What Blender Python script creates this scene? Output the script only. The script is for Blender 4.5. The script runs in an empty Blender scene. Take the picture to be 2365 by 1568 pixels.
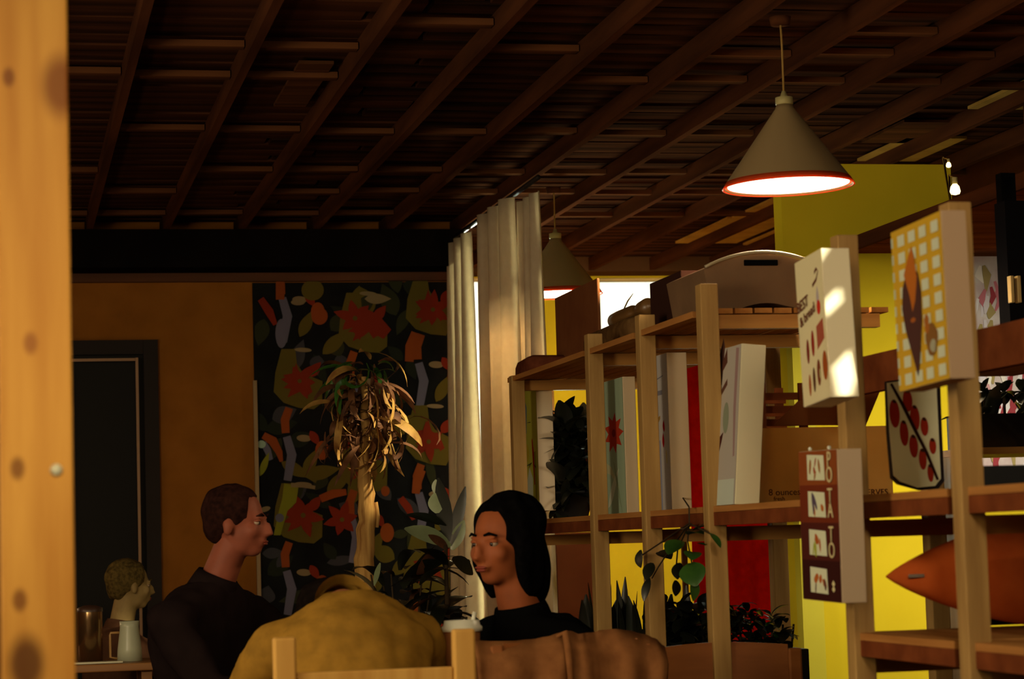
import bpy, bmesh, math, random
from mathutils import Vector, Matrix, noise
random.seed(7)
S = bpy.context.scene
COL = S.collection
PI = math.pi

# ------------------------------------------------------------------ camera
F = 5400.0; CX, CY = 1182.5, 784.0
CAM = Vector((0.0, 0.0, 1.2))
_yaw, _pit, _rol = math.radians(12.35), math.radians(5.0), 0.030
_fw = Vector((math.sin(_yaw)*math.cos(_pit), math.cos(_yaw)*math.cos(_pit), math.sin(_pit)))
_r0 = Vector((math.cos(_yaw), -math.sin(_yaw), 0))
_u0 = _r0.cross(_fw)
RT = _r0*math.cos(_rol) - _u0*math.sin(_rol)
UP = _u0*math.cos(_rol) + _r0*math.sin(_rol)
cd = bpy.data.cameras.new('camera'); cam = bpy.data.objects.new('camera', cd); COL.objects.link(cam)
cam.matrix_world = Matrix(((RT.x, UP.x, -_fw.x, CAM.x), (RT.y, UP.y, -_fw.y, CAM.y), (RT.z, UP.z, -_fw.z, CAM.z), (0, 0, 0, 1)))
cd.sensor_width = 36; cd.lens = 36*F/2365.0; cd.clip_start = 0.1
cd.dof.use_dof = True; cd.dof.focus_distance = 8.8; cd.dof.aperture_fstop = 5.0
S.camera = cam
# ------------------------------------------------------------------ world, colour
S.view_settings.view_transform = 'Standard'; S.view_settings.look = 'None'
S.view_settings.gamma = 1; S.view_settings.exposure = 0.15
S.view_settings.use_curve_mapping = False
W = bpy.data.worlds.new('world'); S.world = W; W.use_nodes = True
W.node_tree.nodes['Background'].inputs[0].default_value = (1.0, 0.93, 0.74, 1)
W.node_tree.nodes['Background'].inputs[1].default_value = 1.7
_n = W.node_tree; _tc = _n.nodes.new('ShaderNodeTexCoord'); _sx = _n.nodes.new('ShaderNodeSeparateXYZ'); _rp = _n.nodes.new('ShaderNodeValToRGB')
_n.links.new(_tc.outputs['Generated'], _sx.inputs[0]); _n.links.new(_sx.outputs['Z'], _rp.inputs[0]); _n.links.new(_rp.outputs[0], _n.nodes['Background'].inputs[0])
_rp.color_ramp.elements[0].position = 0.0; _rp.color_ramp.elements[0].color = (.10, .085, .06, 1)   # ground
_rp.color_ramp.elements[1].position = .02; _rp.color_ramp.elements[1].color = (1.0, .93, .72, 1)    # hazy sky
def lamp(name, kind, loc, energy, color, size=.1, target=None, **kw):
    l = bpy.data.lights.new(name, kind); l.energy = energy; l.color = color
    if kind == 'AREA': l.size = size
    elif kind != 'SUN': l.shadow_soft_size = size
    for k, v in kw.items(): setattr(l, k, v)
    o = bpy.data.objects.new(name, l); COL.objects.link(o); o.location = loc
    if target is not None:
        o.rotation_euler = (Vector(target)-Vector(loc)).to_track_quat('-Z', 'Y').to_euler()
    return o
SUND = Vector((-.80, .50, -.12)).normalized()
lamp('sun', 'SUN', (8, -2, 6), 17.0, (1, .95, .72), target=Vector((8, -2, 6))+SUND, angle=math.radians(.35))
WARM = (1.0, .66, .30)
# added fill lights, unseen, that brighten the room without any fixture
lamp('fill_light', 'AREA', (-.8, 1.0, 2.75), 40, WARM, 1.6, target=(.6, 7, 1.0))
lamp('fill_light', 'AREA', (-.1, 2.0, 2.3), 4, (1, .72, .36), .4, target=(.05, 3.9, 1.3), spread=math.radians(70))
lamp('fill_light', 'AREA', (1.1, 1.2, 2.6), 6.5, (1, .80, .52), .6, target=(2.4, 6.2, 1.4), spread=math.radians(60))
lamp('fill_light', 'AREA', (-1.9, 4.6, 1.75), 64, (1, .80, .50), .9, target=(2.1, 6.4, 1.5))
lamp('fill_light', 'AREA', (3.75, 7.6, 2.1), 13, (1, .84, .58), .4, target=(3.7, 9, .6), spread=math.radians(110))
lamp('fill_light', 'AREA', (3.4, 11.6, 2.5), 17, (1, .80, .50), .6, target=(3.4, 13.9, .8), spread=math.radians(120))
for yy, pw_l in ((6.4, 8), (8.6, 8), (10.8, 7.5)):
    lamp('fill_light', 'POINT', (-.75, yy, 1.5), pw_l, (1, .64, .34), .15)
# added spot without fixture, standing in for sun on the dracaena trunk
lamp('added_trunk_spot', 'SPOT', (2.95, 8.7, 2.80), 420, (1, .84, .50), .03, target=(1.52, 9.62, 1.62), spot_size=math.radians(13), spot_blend=.4)
# daylight outside the window behind the curtain
lamp('window_daylight', 'AREA', (3.0, 14.35, 1.75), 150, (.94, 1, .80), .8, target=(2.25, 10.6, 1.50), spread=math.radians(70))

# ------------------------------------------------------------------ helpers
def ray(px, py):
    return _fw*F + RT*(px-CX) + UP*(CY-py)
def onY(px, py, Y):
    d = ray(px, py); return CAM + d*(Y-CAM.y)/d.y
def onX(px, py, X):
    d = ray(px, py); return CAM + d*(X-CAM.x)/d.x
def onZ(px, py, Z):
    d = ray(px, py); return CAM + d*(Z-CAM.z)/d.z
def atD(px, py, D):
    d = ray(px, py); return CAM + d*D/F

def lin(c):
    return tuple(((v/255)/12.92 if v/255 <= .04045 else ((v/255+.055)/1.055)**2.4) for v in c[:3]) + (1,)
MATS = {}
def mat(name, c, rough=.7, kind='plain', c2=None, scale=8, bump=.1, metal=0, knots=None, axis='Z', emit=0, trans=0):
    if name in MATS: return MATS[name]
    m = bpy.data.materials.new(name); m.use_nodes = True
    nt = m.node_tree; N = nt.nodes; L = nt.links
    b = N['Principled BSDF']; b.inputs['Roughness'].default_value = rough; b.inputs['Metallic'].default_value = metal
    b.inputs['Base Color'].default_value = lin(c); b.inputs['Specular IOR Level'].default_value = .5 if rough < .5 else (.2 if rough < .75 else 0)
    if emit:
        b.inputs['Emission Color'].default_value = lin(c); b.inputs['Emission Strength'].default_value = emit
    tc = N.new('ShaderNodeTexCoord')
    if kind in ('wood', 'noise', 'cloth'):
        mp = N.new('ShaderNodeMapping'); L.new(tc.outputs['Object'], mp.inputs[0])
        if kind == 'wood':
            s = [scale*3]*3; s['XYZ'.index(axis)] = scale*.25; mp.inputs['Scale'].default_value = s
        else: mp.inputs['Scale'].default_value = (scale,)*3
        n = N.new('ShaderNodeTexNoise'); n.inputs['Scale'].default_value = 1.0; n.inputs['Detail'].default_value = 5
        L.new(mp.outputs[0], n.inputs['Vector'])
        r = N.new('ShaderNodeValToRGB'); r.color_ramp.elements[0].position = .32; r.color_ramp.elements[1].position = .68
        if c2 is None: c2 = tuple(v*.68 for v in c)
        r.color_ramp.elements[0].color = lin(c2); r.color_ramp.elements[1].color = lin(c)
        L.new(n.outputs['Fac'], r.inputs[0]); out = r.outputs[0]
        for (kx, ky, kz, rad, kc) in (knots or []):
            d = N.new('ShaderNodeVectorMath'); d.operation = 'DISTANCE'
            sc = N.new('ShaderNodeMapping'); sc.inputs['Scale'].default_value = (1, 1, .62); L.new(tc.outputs['Object'], sc.inputs[0])
            L.new(sc.outputs[0], d.inputs[0]); d.inputs[1].default_value = (kx, ky, kz*.62)
            mr = N.new('ShaderNodeMapRange'); mr.interpolation_type = 'SMOOTHSTEP'
            mr.inputs['From Min'].default_value = rad*.35; mr.inputs['From Max'].default_value = rad; mr.inputs['To Min'].default_value = .85; mr.inputs['To Max'].default_value = 0
            L.new(d.outputs['Value'], mr.inputs['Value'])
            mx = N.new('ShaderNodeMix'); mx.data_type = 'RGBA'
            L.new(mr.outputs[0], mx.inputs['Factor']); L.new(out, mx.inputs['A']); mx.inputs['B'].default_value = lin(kc)
            out = mx.outputs['Result']
        L.new(out, b.inputs['Base Color'])
        if bump:
            bp = N.new('ShaderNodeBump'); bp.inputs['Strength'].default_value = bump; bp.inputs['Distance'].default_value = .01
            L.new(n.outputs['Fac'], bp.inputs['Height']); L.new(bp.outputs[0], b.inputs['Normal'])
    if trans:
        t = N.new('ShaderNodeBsdfTranslucent'); t.inputs[0].default_value = lin(c)
        mx = N.new('ShaderNodeMixShader'); mx.inputs[0].default_value = trans
        L.new(b.outputs[0], mx.inputs[1]); L.new(t.outputs[0], mx.inputs[2])
        L.new(mx.outputs[0], N['Material Output'].inputs[0])
    MATS[name] = m
    return m

def link(name, me, m=None, parent=None, smooth=False):
    if m is not None and not me.materials: me.materials.append(m)
    o = bpy.data.objects.new(name, me); COL.objects.link(o)
    if parent is not None: o.parent = parent
    if smooth:
        for p in me.polygons: p.use_smooth = True
    return o
def build(name, bm, m=None, parent=None, smooth=False, origin=None):
    bmesh.ops.recalc_face_normals(bm, faces=bm.faces)
    if origin is not None: bmesh.ops.translate(bm, verts=bm.verts, vec=-Vector(origin))
    me = bpy.data.meshes.new(name); bm.to_mesh(me); bm.free()
    o = link(name, me, m, parent, smooth)
    if origin is not None: o.location = origin
    return o
def empty(name, loc=(0, 0, 0)):
    o = bpy.data.objects.new(name, None); COL.objects.link(o); o.location = loc; o.empty_display_size = .1
    return o
def keep(o, parent):
    """parent o, keeping world coordinates (parent only has a location)."""
    o.parent = parent; o.location = Vector(o.location) - parent_loc(parent); return o
def parent_loc(p):
    l = Vector(p.location)
    while p.parent: p = p.parent; l += Vector(p.location)
    return l
def tag(o, label, cat, group=None):
    o['label'] = label; o['category'] = cat
    if group: o['group'] = group
    return o
def struct(o): o['kind'] = 'structure'; return o
def abox(bm, x0, x1, y0, y1, z0, z1, bev=0):
    r = bmesh.ops.create_cube(bm, size=1)
    vs = r['verts']
    for v in vs:
        v.co = Vector((x0 if v.co.x < 0 else x1, y0 if v.co.y < 0 else y1, z0 if v.co.z < 0 else z1))
    if bev:
        es = list({e for v in vs for e in v.link_edges})
        bmesh.ops.bevel(bm, geom=es, offset=bev, segments=2, affect='EDGES', profile=.5)
def box(name, x0, x1, y0, y1, z0, z1, m, parent=None, bev=0):
    x0, x1 = sorted((x0, x1)); y0, y1 = sorted((y0, y1)); z0, z1 = sorted((z0, z1))
    bm = bmesh.new(); c = Vector(((x0+x1)/2, (y0+y1)/2, z0))
    abox(bm, x0-c.x, x1-c.x, y0-c.y, y1-c.y, 0, z1-z0, bev)
    o = build(name, bm, m, None); o.location = c
    if parent is not None: keep(o, parent)
    return o
def tube(bm, pts, rad, seg=8, caps=True):
    pts = [Vector(p) for p in pts]; n = len(pts)
    rr = rad if isinstance(rad, (list, tuple)) else [rad]*n
    rings = []; prev = None
    for i, p in enumerate(pts):
        d = (pts[min(i+1, n-1)]-pts[max(i-1, 0)]).normalized()
        a = prev if prev is not None else (Vector((1, 0, 0)) if abs(d.x) < .8 else Vector((0, 1, 0)))
        u = (a - d*a.dot(d)).normalized(); prev = u; v = d.cross(u)
        rings.append([bm.verts.new(p + (u*math.cos(2*PI*k/seg) + v*math.sin(2*PI*k/seg))*rr[i]) for k in range(seg)])
    for i in range(n-1):
        for k in range(seg):
            bm.faces.new((rings[i][k], rings[i][(k+1) % seg], rings[i+1][(k+1) % seg], rings[i+1][k]))
    if caps: bm.faces.new(rings[0][::-1]); bm.faces.new(rings[-1])
def lathe(bm, prof, seg=40, ax=Matrix.Identity(3), caps=True):
    rings = [[bm.verts.new(ax @ Vector((r*math.cos(2*PI*k/seg), r*math.sin(2*PI*k/seg), z))) for k in range(seg)] for r, z in prof]
    for i in range(len(prof)-1):
        for k in range(seg):
            bm.faces.new((rings[i][k], rings[i][(k+1) % seg], rings[i+1][(k+1) % seg], rings[i+1][k]))
    if caps: bm.faces.new(rings[0][::-1]); bm.faces.new(rings[-1])
def flatprint(name, shapes, fn, parent, step=.0006):
    """flat print: polygons in print coordinates mapped to the world by fn(u, v, lift)."""
    me = bpy.data.meshes.new(name); vs = []; fs = []; mi = []; cols = []
    for i, (c, poly) in enumerate(shapes):
        if c not in cols: cols.append(c)
        b = len(vs); vs += [fn(u, v, step+i*.00005) for u, v in poly]
        fs.append(list(range(b, b+len(poly)))); mi.append(cols.index(c))
    me.from_pydata(vs, [], fs)
    for c in cols: me.materials.append(mat('print_%d_%d_%d' % c, c, .75))
    for p, k in zip(me.polygons, mi): p.material_index = k
    o = link(name, me)
    if parent is not None: keep(o, parent)
    return o
def ell(cx, cy, rx, ry, a=0, n=18, jit=0):
    return [(cx+math.cos(a)*rx*math.cos(t)*(1+jit*random.uniform(-1, 1))-math.sin(a)*ry*math.sin(t), cy+math.sin(a)*rx*math.cos(t)*(1+jit*random.uniform(-1, 1))+math.cos(a)*ry*math.sin(t)) for t in [2*PI*k/n for k in range(n)]]
def quad(x0, y0, x1, y1): return [(x0, y0), (x1, y0), (x1, y1), (x0, y1)]
def strip(pts, w):
    """polygon along a polyline; w half width or list."""
    ws = w if isinstance(w, list) else [w]*len(pts); a = []; b = []
    for i, (x, y) in enumerate(pts):
        x0, y0 = pts[max(i-1, 0)]; x1, y1 = pts[min(i+1, len(pts)-1)]
        d = math.hypot(x1-x0, y1-y0) or 1; nx, ny = -(y1-y0)/d, (x1-x0)/d
        a.append((x+nx*ws[i], y+ny*ws[i])); b.append((x-nx*ws[i], y-ny*ws[i]))
    return a+b[::-1]
def textobj(name, s, size, M, m, parent, ext=.0006):
    cu = bpy.data.curves.new(name, 'FONT'); cu.body = s; cu.size = size; cu.align_x = 'CENTER'; cu.align_y = 'CENTER'; cu.extrude = ext; cu.resolution_u = 3
    t = bpy.data.objects.new(name, cu); COL.objects.link(t); t.matrix_world = M
    bpy.context.view_layer.update()
    me = bpy.data.meshes.new_from_object(t.evaluated_get(bpy.context.evaluated_depsgraph_get()))
    me.transform(M); bpy.data.objects.remove(t); me.materials.clear(); me.materials.append(m)
    o = bpy.data.objects.new(name, me); COL.objects.link(o)
    if parent is not None: keep(o, parent)
    return o

# ------------------------------------------------------------------ materials
M_ceil = mat('ceiling_plank_wood', (78, 46, 28), .85, 'wood', (28, 20, 15), 3, .15, axis='X')
M_dark = mat('ceiling_backing', (14, 11, 10), .95, 'noise', scale=3)
M_joist = mat('joist_wood', (92, 54, 32), .8, 'wood', (50, 30, 20), 3, .15, axis='Y')
M_batten = mat('batten_wood', (96, 60, 36), .8, 'wood', (60, 38, 24), 4, .1, axis='X')
M_header = mat('header_board', (22, 18, 17), .9, 'noise', (15, 13, 13), 5)
M_ochre = mat('ochre_plaster', (150, 96, 36), .9, 'noise', (136, 86, 30), 6, .04)
M_yel = mat('yellow_paint', (214, 196, 44), .8, 'noise', (208, 190, 40), 4, .02)
M_pale = mat('pale_yellow', (206, 200, 70), .8, 'noise', (198, 190, 62), 4, .02)
M_floor = mat('floor_wood', (92, 62, 38), .5, 'wood', (60, 40, 24), 3, .05, axis='Y')
M_pine = mat('pine_wood', (172, 138, 82), .6, 'wood', (136, 102, 56), 9, .12, axis='Z')
M_pineY = mat('pine_wood_long', (176, 124, 70), .78, 'wood', (146, 96, 48), 7, .12, axis='Y')
M_pineX = mat('pine_wood_cross', (186, 138, 74), .6, 'wood', (150, 102, 52), 7, .12, axis='X')
M_white = mat('white_canvas_edge', (214, 196, 168), .8)
M_shade = mat('lamp_shade_enamel', (132, 112, 78), .6)
M_black = mat('black_fabric', (14, 14, 15), .9, 'noise', (8, 8, 9), 20)

# ------------------------------------------------------------------ setting
YB, YF = 12.2, 14.0
struct(box('floor', -3, 6, -2, YF+.2, -.06, 0, M_floor))
ceil = struct(box('ceiling', -3, 6, -2, YF+.2, 3.03, 3.10, M_dark))
# plank pieces
bm = bmesh.new(); abox(bm, -2.0, 2.0, -.066, .066, 0, .02)
pl = bpy.data.meshes.new('plank')
bm.to_mesh(pl); bm.free(); pl.materials.append(M_ceil)
k = 0; y = 5.6
while y < YF-.1:
    for (xa) in (-.9+((k*37) % 10)*.06, 3.12+((k*37) % 10)*.06):
        o = link('plank', pl, None); o.location = (xa, y, 2.93+random.uniform(-.006, .006)); keep(o, ceil)
    y += .14; k += 1
JX = [1.209+.385*i for i in range(-6, 10)]
bm = bmesh.new(); abox(bm, -.016, .016, -4.6, 4.6, 0, .075)
jm = bpy.data.meshes.new('joist'); bm.to_mesh(jm); bm.free(); jm.materials.append(M_joist)
for x in JX:
    o = link('joist', jm, None); o.location = (x, 9.35, 2.85); keep(o, ceil)
bm = bmesh.new(); abox(bm, -.172, .172, -.028, .028, 0, .022)
bt = bpy.data.meshes.new('batten'); bm.to_mesh(bt); bm.free(); bt.materials.append(M_batten)
for Y in (7.35, 7.75, 8.25, 9.35, 10.35, 10.95, 11.7):
    for i, x in enumerate(JX[:-1]):
        if random.random() < .22: continue
        o = link('batten', bt, None); o.location = (x+.1925, Y, 2.895+random.uniform(-.012, .0)); keep(o, ceil)
M_panel = mat('pale_panel', (176, 140, 72), .8, 'noise', (150, 116, 56), 6, .05)  # paler tone for the patches between the joists
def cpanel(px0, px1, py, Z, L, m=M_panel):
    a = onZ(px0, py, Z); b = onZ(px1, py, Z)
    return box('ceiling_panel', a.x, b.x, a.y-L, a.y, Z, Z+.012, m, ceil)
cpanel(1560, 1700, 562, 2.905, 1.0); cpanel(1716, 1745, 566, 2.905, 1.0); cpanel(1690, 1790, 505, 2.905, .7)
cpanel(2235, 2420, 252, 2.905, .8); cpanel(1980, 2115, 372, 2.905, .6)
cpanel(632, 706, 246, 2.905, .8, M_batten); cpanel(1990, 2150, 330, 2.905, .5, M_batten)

struct(box('wall_left', -3.1, -3, -2, YF, 0, 3.03, M_ochre))
DX0, DX1 = onY(150, 800, YB).x, onY(335, 800, YB).x
DZ = onY(250, 815, YB).z
XE = onY(1062, 800, YB).x
bm = bmesh.new()
abox(bm, -3, DX0, YB, YB+.12, 0, 3.03); abox(bm, DX1, XE, YB, YB+.12, 0, 3.03); abox(bm, DX0, DX1, YB, YB+.12, DZ, 3.03)
struct(build('wall_back', bm, M_ochre))
struct(box('wall_return', XE-.06, XE, YB+.12, YF, 0, 3.03, M_ochre))
zh = onY(600, 632, YB).z
struct(box('trim_1', -3, XE, YB-.30, YB-.02, zh, 2.849, M_header))
M_trimw = mat('brown_trim', (92, 56, 34), .7, 'wood', (70, 42, 26), 5, .1, axis='X')
struct(box('trim_2', -1.2, XE, YB-.05, YB-.001, zh-.045, zh-.001, M_trimw))
# door
M_dframe = mat('door_frame_dark', (30, 21, 17), .6)
M_dleaf = mat('door_leaf_dark', (13, 12, 11), .6)
door = struct(empty('door_1', ((DX0+DX1)/2, YB, 0)))
fw = .085
box('door_frame', DX1-.01, DX1+fw*.75, YB-.03, YB-.001, 0, DZ+fw*.75, M_dframe, door)
box('door_frame', DX0-fw, DX0+.01, YB-.03, YB-.001, 0, DZ+fw*.75, M_dframe, door)
box('door_frame', DX0+.012, DX1-.012, YB-.03, YB-.001, DZ-.01, DZ+fw*.75, M_dframe, door)
box('door_leaf', DX0+.002, DX1-.002, YB+.04, YB+.08, 0, DZ-.002, M_dleaf, door)
M_bead = mat('brass_bead', (150, 110, 66), .4)
xb = onY(316, 900, YB).x
box('door_bead', xb-.007, xb+.007, YB-.045, YB-.031, 0, DZ-.03, M_bead, door)
box('door_bead', DX0+.03, xb-.009, YB-.045, YB-.031, DZ-.046, DZ-.032, M_bead, door)

# far wall with windows
def w14(px, py): return onY(px, py, YF)
W1 = (w14(1379, 700).x, w14(1580, 700).x, w14(1450, 880).z, w14(1450, 641).z)
W2 = (XE+.05, w14(1236, 800).x, .9, w14(1200, 640).z)
def wallholes(name, axis, at, th, u0, u1, z0, z1, holes, m):
    """wall plate with polygonal openings: a filled 2D curve, thickened."""
    cu = bpy.data.curves.new(name, 'CURVE'); cu.dimensions = '2D'; cu.fill_mode = 'BOTH'; cu.extrude = th/2
    for poly in [[(u0, z0), (u1, z0), (u1, z1), (u0, z1)]]+holes:
        sp = cu.splines.new('POLY'); sp.points.add(len(poly)-1); sp.use_cyclic_u = True
        for p, q in zip(sp.points, poly): p.co = (q[0], q[1], 0, 1)
    t = bpy.data.objects.new(name, cu); COL.objects.link(t)
    if axis == 'Y': M = Matrix(((1, 0, 0, 0), (0, 0, -1, at+th/2), (0, 1, 0, 0), (0, 0, 0, 1)))
    else: M = Matrix(((0, 0, 1, at+th/2), (1, 0, 0, 0), (0, 1, 0, 0), (0, 0, 0, 1)))
    bpy.context.view_layer.update()
    me = bpy.data.meshes.new_from_object(t.evaluated_get(bpy.context.evaluated_depsgraph_get())); me.transform(M)
    bpy.data.objects.remove(t); me.materials.clear(); me.materials.append(m)
    o = bpy.data.objects.new(name, me); COL.objects.link(o); return struct(o)
wallholes('wall_far', 'Y', YF, .12, XE, 6, 0, 3.03, [quad(W1[0], W1[2], W1[1], W1[3]), quad(W2[0], W2[2], W2[1], W2[3])], M_yel)
gl = bpy.data.materials.new('window_glass'); gl.use_nodes = True
nt = gl.node_tree; nt.nodes.clear(); o_ = nt.nodes.new('ShaderNodeOutputMaterial'); t_ = nt.nodes.new('ShaderNodeBsdfTransparent'); t_.inputs[0].default_value = (.95, .96, .93, 1)
g_ = nt.nodes.new('ShaderNodeBsdfGlossy'); g_.inputs['Roughness'].default_value = .03; x_ = nt.nodes.new('ShaderNodeMixShader'); x_.inputs[0].default_value = .05
nt.links.new(t_.outputs[0], x_.inputs[1]); nt.links.new(g_.outputs[0], x_.inputs[2]); nt.links.new(x_.outputs[0], o_.inputs[0])
M_wfr = mat('window_frame_cream', (214, 196, 140), .6)
for i, w in enumerate((W1, W2)):
    e = struct(empty('window_%d' % (i+1), ((w[0]+w[1])/2, YF+.06, w[2])))
    for a in ((w[0], w[0]+.03, w[2], w[3]), (w[1]-.03, w[1], w[2], w[3]), (w[0]+.03, w[1]-.03, w[2], w[2]+.03), (w[0]+.03, w[1]-.03, w[3]-.02, w[3])):
        box('window_frame', a[0]+.001, a[1]-.001, YF+.03, YF+.09, a[2]+.001, a[3]-.001, M_wfr, e)
    box('pane', w[0]+.03, w[1]-.03, YF+.055, YF+.061, w[2]+.03, w[3]-.02, gl, e)
M_brwall = mat('brown_wall', (84, 50, 30), .8, 'noise', (70, 40, 24), 4, .05)
struct(box('trim_3', XE, 5.9, YF-.25, YF-.001, W1[3]+.01, 2.98, mat('far_header', (84, 58, 36), .8)))

# yellow partition on the right
YP = 9.0
XP = onY(1806, 500, YP).x; XP2 = onY(2196, 400, YP).x; ZP = onY(2000, 379, YP).z
bm = bmesh.new()
abox(bm, XP, XP2, YP, YP+.1, 0, ZP); abox(bm, XP2, 4.5, YP, YP+.1, 0, 2.30)
struct(build('wall_partition', bm, M_yel))
struct(box('trim_4', XP-.004, onY(1885, 1300, YP).x, YP-.07, YP-.001, 0, 2.28, M_pale))  # paler yellow strip along the left end of the partition
# loft board over the shelf: its left edge runs towards the back wall
M_loft = mat('loft_wood', (122, 66, 36), .8, 'wood', (92, 46, 26), 3, .1, axis='X')
XL = onY(1955, 560, 8.95).x; ZL = onY(2000, 584, 8.95).z
loft = tag(empty('loft_platform', (3.8, 7.0, ZL)), 'brown timber loft platform hung over the shelving beside the yellow wall', 'platform')
n = 14; w = (8.98-4.6)/n
for i in range(n):
    box('plank', XL, 4.46, 4.6+i*w, 4.6+(i+1)*w-.008, ZL+random.uniform(0, .004), ZL+.03, M_loft, loft)
box('edge_board', XL-.02, XL-.001, 4.6, 8.98, ZL-.004, ZL+.05, M_joist, loft)
for i, x in enumerate((4.05, 4.35)):
    box('hanger', x-.02, x+.02, 4.75, 4.80, ZL+.034, 3.02, M_joist, loft)
    box('hanger', x-.02, x+.02, 8.6, 8.65, ZL+.034, 3.02, M_joist, loft)

# added sun slots in the right wall, shaped from the lit bands on sign 1
S1X = 1.95
t1a = onX(1911, 750, S1X)
S1Y = t1a.y
def back(px, py):
    p = onY(px, py, S1Y); s = (p.x-4.5)/SUND.x; q = p - SUND*s; return (q.y, q.z)
holes = [[back(*p) for p in h] for h in (
    [(1900, 536), (1964, 536), (1958, 560), (1908, 624)],
    [(1913, 700), (1969, 648), (1970, 690), (1915, 738)],
    [(1922, 848), (1976, 795), (1980, 868), (1962, 914), (1926, 914)])]
wallholes('wall_right', 'X', 4.5, .012, -2, YF, 0, 3.03, holes, M_brwall)
struct(box('wall_front', -3, 4.5, -2.1, -2, 0, 3.03, M_ochre))

# ------------------------------------------------------------------ timber column, left
YC = 3.9
cx1 = onY(163, 800, YC).x; cx0 = onY(-4, 800, YC).x
def kn(px, py, r, c): p = onY(px, py, YC); return (p.x-(cx0+cx1)/2, -.06, p.z, r, c)
M_col = mat('knotty_pine_column', (214, 166, 84), .55, 'wood', (184, 130, 58), 6, .1, axis='Z', knots=[
    kn(20, 195, .014, (120, 70, 34)), kn(140, 215, .045, (120, 66, 30)), kn(40, 1085, .016, (120, 76, 36)), kn(45, 1385, .016, (120, 74, 36)), kn(60, 1530, .040, (70, 32, 20)), kn(70, 800, .016, (150, 96, 50))])
col_ = box('timber_column', cx0, cx1, YC-.06, YC+.06, 0, 3.02, M_col, bev=.004)
col_['kind'] = 'structure'; col_['label'] = 'knotty pine timber column beside the dark door'
p = onY(130, 1085, YC-.062)
bm = bmesh.new(); lathe(bm, [(0.0005, -.003), (.008, -.002), (.010, .001), (.007, .004), (.0005, .005)], 16, Matrix.Rotation(PI/2, 3, 'X'))
b_ = build('bolt_cap', bm, mat('bolt_white', (200, 210, 200), .3), None, True); b_.location = p; keep(b_, col_)

# ------------------------------------------------------------------ mural on the back wall
YM = YB-.004
mur = tag(box('mural', onY(585, 800, YB).x, onY(1041, 800, YB).x, YB-.012, YB-.0005, onY(800, 1500, YB).z, zh-.05, mat('mural_ground', (30, 31, 31), .8, 'noise', (22, 22, 25), 5, 0)),
          'dark mural of tropical leaves, red poinsettias and toucans covering the back wall', 'mural')
OL, GR, RD, OR, LV, CR, YG, DG = (92, 82, 34), (50, 52, 36), (122, 44, 28), (136, 68, 32), (98, 96, 116), (128, 112, 84), (122, 124, 36), (38, 42, 34)
sh = []
def leafp(x, y, l, w, a, n=9):
    pts = []
    for i in range(n+1):
        t = i/n; pts.append((l*t, w*math.sin(PI*t**.8)))
    pts += [(px_, -py_) for px_, py_ in pts[-2:0:-1]]
    return [(x+px_*math.cos(a)-py_*math.sin(a), y+px_*math.sin(a)+py_*math.cos(a)) for px_, py_ in pts]
def flower(x, y, r, a0=0, n=6):
    for i in range(n): sh.append((RD, leafp(x, y, r*random.uniform(.8, 1.15), r*.24, a0+i*2*PI/n)))
    sh.append((OL, ell(x, y, r*.12, r*.12)))
random.seed(3)
for i in range(70):
    sh.append((random.choice([GR, DG, GR, OL, (60, 60, 66)]), leafp(random.uniform(600, 1000), random.uniform(650, 1400), random.uniform(40, 90), random.uniform(10, 22), random.uniform(0, 2*PI))))
def motif(dx, dy, full=1):
    # olive clump with red flower, orange and lavender band, cream dash
    sh.append((OL, [(x+dx, y+dy) for x, y in [(650, 806), (682, 806), (686, 840), (700, 862), (745, 880), (744, 930), (725, 945), (690, 942), (655, 930), (632, 905), (636, 860)]]))
    sh.append((RD, [(x+dx, y+dy) for x, y in [(654, 866), (676, 862), (684, 838), (692, 866), (705, 872), (718, 862), (712, 880), (722, 905), (712, 912), (702, 896), (690, 906), (664, 918), (672, 898), (654, 896), (668, 884)]]))
    sh.append((OR, strip([(660+dx, 1000+dy), (658+dx, 970+dy), (668+dx, 942+dy)], [9, 10, 9])))
    sh.append((LV, strip([(662+dx, 1008+dy), (674+dx, 1050+dy), (664+dx, 1110+dy)], [9, 11, 9])))
    sh.append((CR, ell(700+dx, 808+dy, 20, 5, .05)))
    sh.append((CR, ell(702+dx, 1012+dy, 17, 8, .05)))
    sh.append((RD, leafp(714+dx, 880+dy-10, 44, 12, -.9)))
    sh.append((OL, leafp(702+dx, 1098+dy, 70, 14, -1.1)))
    sh.append((OL, leafp(755+dx, 1138+dy, 80, 16, -.75)))
    sh.append((RD, leafp(716+dx, 995+dy, 40, 10, 1.0))); sh.append((OR, ell(744+dx, 1040+dy, 16, 22)))
for dx, dy in ((0, 0), (305, -170), (305, 130), (0, 310), (-10, -320), (150, -130), (150, 190), (300, 430)): motif(dx, dy)
flower(820, 735, 46, .3); flower(1000, 715, 42, .6); flower(692, 880, 40, .1); flower(990, 1020, 42, .4); flower(700, 1190, 48, .2); flower(790, 1200, 44, .8)
sh.append((RD, strip([(830, 730), (862, 745), (895, 772)], [22, 22, 14])))
sh.append((OR, quad(637, 640, 657, 692))); sh.append((RD, strip([(602, 690), (622, 720), (636, 750)], [8, 10, 5])))
sh.append((OR, strip([(945, 835), (948, 800), (960, 768)], [10, 12, 10]))); sh.append((CR, leafp(842, 690, 62, 12, 0)))
sh.append((CR, ell(688, 698, 16, 7))); sh.append((OL, ell(722, 670, 26, 24))); sh.append((OR, ell(738, 730, 19, 20))); sh.append((LV, ell(650, 770, 14, 34)))
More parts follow.
